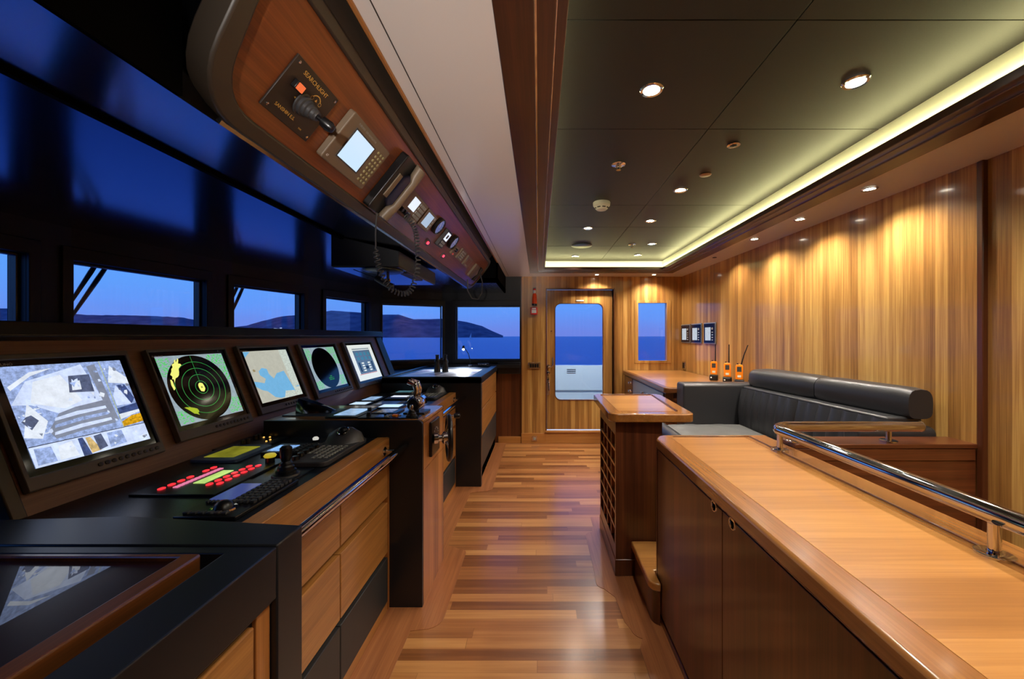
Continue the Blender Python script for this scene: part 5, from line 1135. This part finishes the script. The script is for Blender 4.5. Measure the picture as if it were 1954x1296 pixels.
# far arm block
rings = []
for k in range(2):
    x = (1.165, 1.80)[k]
    rings.append([(x, y, z) for y, z in rrect(3.12, 3.28, 0.45, 1.02, 0.03, 5)])
MB().loft(rings, M_LEATHER).build('armrest', t, bevel=0.012)
# tall backrest along the wall with vertical pleats
def xb(y): return 1.60+(3.12-y)*0.075   # front face line of back
vs = []; fs = []; NY, NZ = 120, 8
for i in range(NY+1):
    y = 1.90+(3.115-1.90)*i/NY
    s_ = ((y-1.90)/(3.115-1.90)*2) % 1.0; seam = 0.02*math.exp(-(min(s_, 1-s_)/0.03)**2)
    pl_ = 0.020*abs(math.sin(s_*PI*7.0))**0.6
    for j in range(NZ+1):
        v_ = j/NZ; z = 0.68+0.31*v_; vs.append((xb(y)-0.02*math.sin(PI*v_)+seam-pl_*(0.35+0.65*v_)+0.03*v_, y, z))
for i in range(NY):
    for j in range(NZ): a = i*(NZ+1)+j; fs.append((a, a+NZ+1, a+NZ+2, a+1))
b = MB(); b.add(vs, fs, M_LEATHER); b.build('pleated_back', t)
MB().prism([(1.72, 1.92), (1.64, 3.115), (1.85, 3.115), (1.90, 1.92)], 'Z', 0.45, 1.0, M_LEATHER).build('back_body', t, bevel=0.01)
def roll(y0, y1, name):
    rings = []; N_ = 10
    for k in range(N_+1):
        q = k/N_; y = y0+(y1-y0)*q; e = min(q, 1-q)*(y1-y0); sc_ = 1-0.10*max(0, 1-e/0.03)**2 if e < 0.03 else 1
        xf = 1.675+(3.14-y)*0.105; xr = 1.91+(3.14-y)*0.024; zc = 1.066; hw = (xr-xf)/2; cx_ = (xr+xf)/2
        ring = []
        for i in range(20):
            a = 2*PI*i/20; c_, s_ = math.cos(a), math.sin(a); ex = 0.62
            ring.append((cx_+hw*sc_*math.copysign(abs(c_)**ex, c_), y, zc+0.080*sc_*math.copysign(abs(s_)**(0.75 if s_ > 0 else 0.45), s_)))
        rings.append(ring)
    MB().loft(rings, M_LEATHER).build(name, t)
roll(2.475, 3.12, 'headrest_roll'); roll(1.90, 2.470, 'headrest_roll')
rings = []
for k in range(3):
    x = (1.56, 1.75, 1.94)[k]
    rings.append([(x, y, z) for y, z in rrect(1.887, 1.99, 0.72, 0.955, 0.035, 5)])
MB().loft([[(p[0], p[1], p[2]) for p in r] for r in rings], M_LEATHER).build('near_end_pad', t, bevel=0.01)
tag(MB().box(0.724, 0.732, 2.20, 2.24, 0.28, 0.62, emis('green_marker', S(70, 170, 40), 0.8)).build('green_strip'), 'narrow green strip seen in the gap between bottle rack and counter', 'marker strip')
bpy.data.objects['green_strip'].location = (0.0, 0.0, 0.0)

# rear desk in the far right corner
t = thing('corner_desk', 'teak-topped corner desk with dark rounded edge under the narrow window', 'desk')
dk = [(1.10, 5.08), (1.095, 3.42)]+arc(1.155, 3.40, 0.06, 180, 265)+[(1.86, 3.335), (1.915, 3.34), (1.868, 5.08)]
MB().prism(dk, 'Z', 0.905, 0.955, M_MAH_Y).build('edge', t, bevel=0.008)
MB().prism([(1.135, 5.08), (1.13, 3.42), (1.17, 3.375), (1.90, 3.375), (1.86, 5.08)], 'Z', 0.95, 0.9565, M_TEAK_X).build('field', t)
MB().prism([(1.13, 5.07), (1.12, 3.42), (1.17, 3.37), (1.90, 3.37), (1.86, 5.07)], 'Z', 0.003, 0.905, M_MAH_Z).build('carcass', t)
d = MB().prism([(1.118, 5.06), (1.115, 4.62), (1.13, 4.62), (1.132, 5.06)], 'Z', 0.05, 0.89, M_MAH_Z).build('door', t)
for z in (0.84, 0.74): MB().lathe([(0, 0), (0.016, 0), (0.010, -0.018), (0.017, -0.03), (0, -0.034)], (1.115, 4.69, z), M_CHROME, 'X', 14).build('knob', d)
d = MB().prism([(1.116, 4.60), (1.108, 3.46), (1.12, 3.46), (1.13, 4.60)], 'Z', 0.70, 0.89, M_STEELBL).build('drawer', t)
for y in (4.12, 3.98): MB().lathe([(0, 0), (0.018, 0), (0.010, -0.018), (0.019, -0.03), (0, -0.034)], (1.112, y, 0.795), M_CHROME, 'X', 14).build('knob', d)

# handheld radios in chargers
def radio(x, y, lean, label_r, label_c):
    z = 0.9568
    c = thing('radio_charger', label_c, 'charger', (x, y, z), group='chargers on the corner desk', rz=-0.5)
    ring = MB(); ring.prism(rrect(-0.04, 0.04, -0.045, 0.05, 0.02), 'Z', 0, 0.055, M_PLASTIC); ring.build('cradle', c, bevel=0.006)
    MB().lathe([(0, 0), (0.007, 0), (0.006, -0.004), (0, -0.005)], (-0.022, -0.045, 0.03), M_WHITE, 'Y', 12).build('lamp', c)
    r = thing('handheld_radio', label_r, 'radio', (x, y, z+0.056), group='orange radios on the corner desk', rz=-0.5)
    MB().prism([(-0.030, 0.0), (0.030, 0.0), (0.030, 0.12), (0.022, 0.135), (-0.022, 0.135), (-0.030, 0.12)], 'Y', -0.018, 0.018, M_ORANGE).build('body', r, bevel=0.005)
    MB().box(-0.018, 0.018, -0.0195, -0.018, 0.07, 0.115, M_GREYPL).build('speaker', r); MB().box(-0.014, 0.014, -0.0195, -0.018, 0.02, 0.04, M_WHITE).build('label_plate', r)
    b = MB(); b.tube([(0.014, 0, 0.13), (0.014+lean*0.5, 0, 0.22), (0.014+lean*1.2, 0, 0.31)], [0.006, 0.005, 0.004], M_PLASTIC, 8); b.build('antenna', r)
    MB().lathe([(0, 0.133), (0.007, 0.133), (0.006, 0.146), (0, 0.147)], (-0.014, 0, 0), M_PLASTIC, n=10).build('knob', r)
radio(1.775, 3.93, 0.0, 'orange handheld radio with straight aerial, farthest left of three', 'black charger holding the leftmost orange radio')
radio(1.80, 3.70, 0.0, 'orange handheld radio in the middle of the three on the corner desk', 'black charger holding the middle orange radio')
radio(1.80, 3.48, 0.045, 'orange handheld radio with leaning aerial, closest to the sofa', 'black charger holding the orange radio with the leaning aerial')
t = thing('charger_base', 'small dark box on the corner desk right beside the sofa headrest', 'charger', (1.875, 3.395, 0.9568)); MB().prism(rrect(-0.03, 0.03, -0.03, 0.03, 0.008), 'Z', 0, 0.06, M_GREYPL).build('case', t, bevel=0.004)

# wall displays on the right wall
wdv = Vector((0.10, -3.35, 0)).normalized()
def wframe(y, z): return frame((1.88+(5.1-y)*0.10/3.35-0.0005, y, z), wdv, (0, 0, 1))
E_WD = emis('wall_display_page', S(196, 206, 216), 0.9, 0.15, 60)
for y, l_, i in ((4.95, 'wall display panel, the one nearest the door end wall', 0), (4.637, 'wall display panel, middle of the row of three on the teak wall', 1), (4.30, 'wall display panel, nearest the sofa, right of the other two', 2)):
    t = thing('wall_display', l_, 'display', frame=wframe(y, 1.435), group='square displays on the teak wall')
    MB().box(-0.137, 0.137, -0.118, 0.118, 0, 0.012, M_STEELBL).build('frame', t, bevel=0.002); MB().box(-0.125, 0.125, -0.106, 0.106, 0.012, 0.015, mat('navy_glass', S(16, 20, 38), 0.15)).build('front', t)
    MB().box(-0.095, 0.035, -0.08, 0.065, 0.015, 0.0162, E_WD).build('screen', t)
    b = MB(); b.lathe([(0, 0.015), (0.014, 0.015), (0.012, 0.02), (0, 0.02)], (0.075, 0.05, 0), M_KEY, n=14)
    for k in range(4): b.box(0.062, 0.09, -0.08+0.028*k, -0.068+0.028*k, 0.015, 0.0175, M_KEY)
    b.build('keypad', t)
t = thing('wall_socket', 'small steel socket on the teak wall above the corner desk', 'socket', frame=wframe(5.02, 1.025)); MB().box(-0.045, 0.045, -0.05, 0.05, 0, 0.008, M_CHROME).build('plate', t, bevel=0.002); MB().box(-0.028, 0.028, -0.035, 0.035, 0.008, 0.011, M_PLASTIC).build('insert', t)

# fittings on the column beside the door
yc = YB-0.0125
t = thing('distress_beacon', 'orange and white distress beacon clipped to the teak column', 'beacon', (-0.055, yc-0.035, 1.80))
MB().box(-0.02, 0.02, 0.02, 0.035, 0.02, 0.24, M_PLASTIC).build('bracket', t)
MB().lathe([(0, 0), (0.034, 0), (0.036, 0.02), (0.036, 0.025)], (0, 0, 0), M_PLASTIC).build('foot', t)
MB().lathe([(0, 0.022), (0.034, 0.022), (0.030, 0.10), (0.026, 0.14), (0.020, 0.15), (0.022, 0.16), (0, 0.16)], (0, 0, 0), M_REDORANGE).build('body', t)
MB().lathe([(0, 0.15), (0.018, 0.155), (0.019, 0.20), (0, 0.20)], (0, 0, 0), M_WHITE).build('lamp_dome', t); MB().lathe([(0, 0.20), (0.019, 0.20), (0.015, 0.222), (0, 0.225)], (0, 0, 0), M_RED).build('cap', t)
t = thing('fire_call_point', 'red square fire alarm call point on the teak column', 'fire alarm', (-0.062, yc, 1.735))
MB().box(-0.045, 0.045, -0.035, 0, -0.052, 0.045, M_RED).build('case', t, bevel=0.004); MB().box(-0.03, 0.03, -0.037, -0.035, -0.03, 0.012, M_WHITE).build('glass', t); MB().box(-0.026, 0.026, -0.037, -0.035, 0.02, 0.035, M_WHITE).build('legend', t)
t = thing('switch_plate', 'chrome switch plate at handle height on the teak column', 'switch', (-0.058, yc, 1.015))
MB().box(-0.078, 0.078, -0.012, 0, -0.038, 0.042, M_CHROME).build('plate', t, bevel=0.004)
for k in range(4): MB().box(-0.058+0.03*k, -0.034+0.03*k, -0.018, -0.012, -0.022, 0.024, M_PLASTIC).build('rocker', t, bevel=0.001)
t = thing('floor_level_socket', 'small square chrome socket in the skirting beside the door', 'socket', (-0.055, YB-0.0302, 0.062))
MB().box(-0.032, 0.032, -0.006, 0, -0.032, 0.032, M_CHROME).build('plate', t, bevel=0.002); MB().lathe([(0, -0.006), (0.018, -0.006), (0.016, -0.010), (0, -0.010)], (0, 0, 0), M_KEY, 'Y').build('insert', t)

# ------------------------------------------------------------------ outside
def sea_mat():
    m = bpy.data.materials.new('dusk_sea_water'); m.use_nodes = True; n = m.node_tree.nodes; l = m.node_tree.links; b = n['Principled BSDF']
    b.inputs['Base Color'].default_value = S(92, 122, 205); b.inputs['Roughness'].default_value = 0.35; b.inputs['Specular IOR Level'].default_value = 0.5
    tcn = n.new('ShaderNodeTexCoord'); mp = n.new('ShaderNodeMapping'); mp.inputs['Scale'].default_value = (0.25, 0.6, 1); t_ = n.new('ShaderNodeTexNoise'); t_.inputs['Scale'].default_value = 0.6; t_.inputs['Detail'].default_value = 7; t_.inputs['Roughness'].default_value = 0.7
    l.new(tcn.outputs['Object'], mp.inputs[0]); l.new(mp.outputs[0], t_.inputs['Vector']); bp = n.new('ShaderNodeBump'); bp.inputs['Strength'].default_value = 0.7; bp.inputs['Distance'].default_value = 1.0
    l.new(t_.outputs['Fac'], bp.inputs['Height']); l.new(bp.outputs[0], b.inputs['Normal']); return m
struct(MB().add([(-45000, -2000, -6), (45000, -2000, -6), (45000, 45000, -6), (-45000, 45000, -6)], [(0, 1, 2, 3)], sea_mat()).build('sea'))
# hills: ridge directions (tangent of bearing) and elevation tangents
RG = [(-4.0, .03), (-3.2, .05), (-2.6, .065), (-2.2, .07), (-1.8, .078), (-1.39, .073), (-1.32, .0745), (-1.21, .061), (-1.166, .056), (-1.08, .0555), (-.985, .053), (-.915, .049), (-.862, .038), (-.80, .023), (-.754, .028), (-.714, .040), (-.66, .053), (-.608, .057), (-.566, .063), (-.535, .068), (-.497, .065), (-.44, .061), (-.407, .057), (-.362, .057), (-.322, .045), (-.24, .046), (-.186, .038), (-.146, .027), (-.12, .014), (-.092, .002)]
def hillmesh():
    random.seed(11); b = MB(); vs = []; fs = []; cols = []
    pts = []
    for i in range(len(RG)-1):
        (a0, e0), (a1, e1) = RG[i], RG[i+1]; n = max(2, int(abs(a1-a0)/0.012))
        for k in range(n): q = k/n; pts.append((a0+(a1-a0)*q, e0+(e1-e0)*q))
    pts.append(RG[-1]); NR = 9
    for a, e in pts:
        L = math.sqrt(1+a*a); R0 = 3000.0*1.0; jit = 1+random.uniform(-.02, .02)
        for r in range(NR):
            q = r/(NR-1); R = R0*(0.80+0.35*q); h = math.sin(min(1, q*1.6)*PI/2) if q < 0.625 else math.cos((q-0.625)/0.375*PI/2)
            hh = (e*R0)*h*(jit if r not in (5, 6) else 1+random.uniform(-.008, .008))*(1+0.10*math.sin(a*37+r)*(1-h))
            vs.append((a*R, R, -6.0-2+max(0, hh)+ (7.4+2)*h*1.0))
    n = len(pts)
    for i in range(n-1):
        for r in range(NR-1): k = i*NR+r; fs.append((k, k+1, k+NR+1, k+NR))
    m = bpy.data.materials.new('hazy_hillside'); m.use_nodes = True; nn = m.node_tree.nodes; l = m.node_tree.links; p = nn['Principled BSDF']; p.inputs['Roughness'].default_value = 1.0; p.inputs['Specular IOR Level'].default_value = 0.0
    tcn = nn.new('ShaderNodeTexCoord'); t_ = nn.new('ShaderNodeTexNoise'); t_.inputs['Scale'].default_value = 0.012; t_.inputs['Detail'].default_value = 8; l.new(tcn.outputs['Object'], t_.inputs['Vector'])
    rr = nn.new('ShaderNodeValToRGB'); rr.color_ramp.elements[0].position = 0.35; rr.color_ramp.elements[0].color = S(96, 96, 120); rr.color_ramp.elements[1].position = 0.7; rr.color_ramp.elements[1].color = S(140, 132, 150)  # blue-grey distance haze is put into the hill colour
    l.new(t_.outputs['Fac'], rr.inputs[0]); l.new(rr.outputs[0], p.inputs['Base Color'])
    b.add(vs, fs, m); return b.build('hills', keep=True)
struct(hillmesh())
# village lights and pale houses on the shore (too many and too small to count)
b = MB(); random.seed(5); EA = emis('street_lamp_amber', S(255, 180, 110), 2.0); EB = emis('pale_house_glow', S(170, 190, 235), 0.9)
def ridge(a):
    for (a0, e0), (a1, e1) in zip(RG[:-1], RG[1:]):
        if a0 <= a <= a1: return e0+(e1-e0)*(a-a0)/(a1-a0)
    return 0.0
for i in range(300):
    a = random.choice([random.uniform(-2.2, -1.3), random.uniform(-1.21, -.86), random.uniform(-.80, -.62), random.uniform(-1.39, -1.0), random.uniform(-1.2, -1.1)])
    q = 0.02+0.12*random.random()**1.5; R = 3000*(0.80+0.35*q); h = math.sin(q*1.6*PI/2); z = -8+ridge(a)*3000*h+9.4*h+3; w = random.uniform(3, 11); x = a*R
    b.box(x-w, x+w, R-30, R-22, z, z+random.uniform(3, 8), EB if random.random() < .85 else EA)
o = b.build('village_lights'); o['kind'] = 'stuff'; o['label'] = 'scattered village houses and lamps along the distant shore'; o['category'] = 'houses'
# bulwark outside the door
struct(MB().box(-0.9, 2.4, 5.25, 7.0, -0.14, -0.04, M_BULWARK).build('deck_floor'))
t = thing('deck_bulwark', 'white painted bulwark with grille and hatch outside the glazed door', 'bulwark', (0, 6.5, 0))
MB().box(-0.9, 2.4, 0, 0.12, -0.04, 0.912, M_BULWARK).build('plating', t)
MB().box(-0.9, 2.4, -0.012, 0.13, 0.48, 0.50, mat('grey_joint', S(120, 132, 142), 0.5)).build('joint', t)
b = MB()
for k in range(3): b.box(0.47, 0.62, -0.006, 0.002, 0.78+0.03*k-0.0, 0.79+0.03*k, M_GREYPL)
b.build('grille', t)
b = MB(); b.box(0.30, 0.75, -0.01, 0.0, 0.0, 0.36, M_BULWARK)
for k in range(5): b.lathe([(0, -0.01), (0.006, -0.01), (0.005, -0.014), (0, -0.014)], (0.32+0.1*k, 0, 0.345), M_GREYPL, 'Y', 8); b.lathe([(0, -0.01), (0.006, -0.01), (0.005, -0.014), (0, -0.014)], (0.735, 0, 0.08+0.06*k), M_GREYPL, 'Y', 8)
b.build('hatch', t)
dlt = bpy.data.lights.new('deck_floodlight', 'SPOT'); dlt.energy = 120; dlt.color = (0.86, 0.95, 1.0); dlt.spot_size = math.radians(110); dlt.spot_blend = 0.6; dlt.shadow_soft_size = 0.06
dlo = bpy.data.objects.new('deck_floodlight', dlt); C.objects.link(dlo); dlo.location = (0.6, 5.35, 2.15); dlo.rotation_euler = (math.radians(35), 0, 0)
# sailboats
def sail(x, y, s_, label):
    t = thing('sailing_boat', label, 'boat', (x, y, -6))
    MB().loft([[(-4*s_, 0, .9*s_), (-4*s_, .1, .9*s_), (-4*s_, 0, 1.0*s_)], [(-2*s_, -1*s_, 0), (-2*s_, 1*s_, 0), (-2*s_, 0, 1.1*s_)], [(3*s_, -1*s_, 0), (3*s_, 1*s_, 0), (3*s_, 0, 1.1*s_)], [(5*s_, 0, 1.0*s_), (5*s_, .1, 1.0*s_), (5*s_, 0, 1.2*s_)]], M_WHITE).build('hull', t)
    MB().tube([(0.5*s_, 0, 1), (0.5*s_, 0, 13*s_)], 0.1*s_, M_WHITE, 6).build('mast', t)
    MB().add([(0.3*s_, 0, 2*s_), (-3.5*s_, .3*s_, 2*s_), (0.3*s_, 0, 12.5*s_), (0.3*s_, .15*s_, 2*s_)], [(0, 1, 2), (3, 1, 2), (0, 3, 1)], M_WHITE).build('mainsail', t)
sail(-166, 950, 1.25, 'small white sailing boat on the sea below the end of the hill')
# wipers outside the front windows
def wiper(a0, a1, b0, b1, label):
    t = thing('window_wiper', label, 'wiper'); a0, a1, b0, b1 = map(Vector, (a0, a1, b0, b1))
    MB().tube([a0, a0.lerp(a1, .25), a1], [0.010, 0.012, 0.006], M_PLASTIC, 8).build('arm', t)
    MB().tube([b0, b0.lerp(b1, .3), b1], [0.010, 0.012, 0.006], M_PLASTIC, 8).build('arm', t)
    d = (b1-a1); MB().tube([a1-d*0.5+Vector((0, 0, .05)), b1+Vector((0.01, 0, -.06))], 0.006, M_PLASTIC, 6).build('blade', t)
wiper((-2.58, 2.28, 1.86), (-2.59, 2.10, 1.50), (-2.57, 2.33, 1.86), (-2.59, 2.10, 1.42), 'dark twin-arm wiper outside the largest window in view')
wiper((-2.45, 3.18, 1.86), (-2.48, 3.05, 1.54), (-2.44, 3.23, 1.86), (-2.48, 3.05, 1.44), 'twin-arm wiper outside the window above the third monitor')
wiper((-2.25, 4.06, 1.86), (-2.28, 3.97, 1.64), (-2.24, 4.11, 1.86), (-2.28, 3.97, 1.56), 'twin-arm wiper outside the window above the fifth monitor')
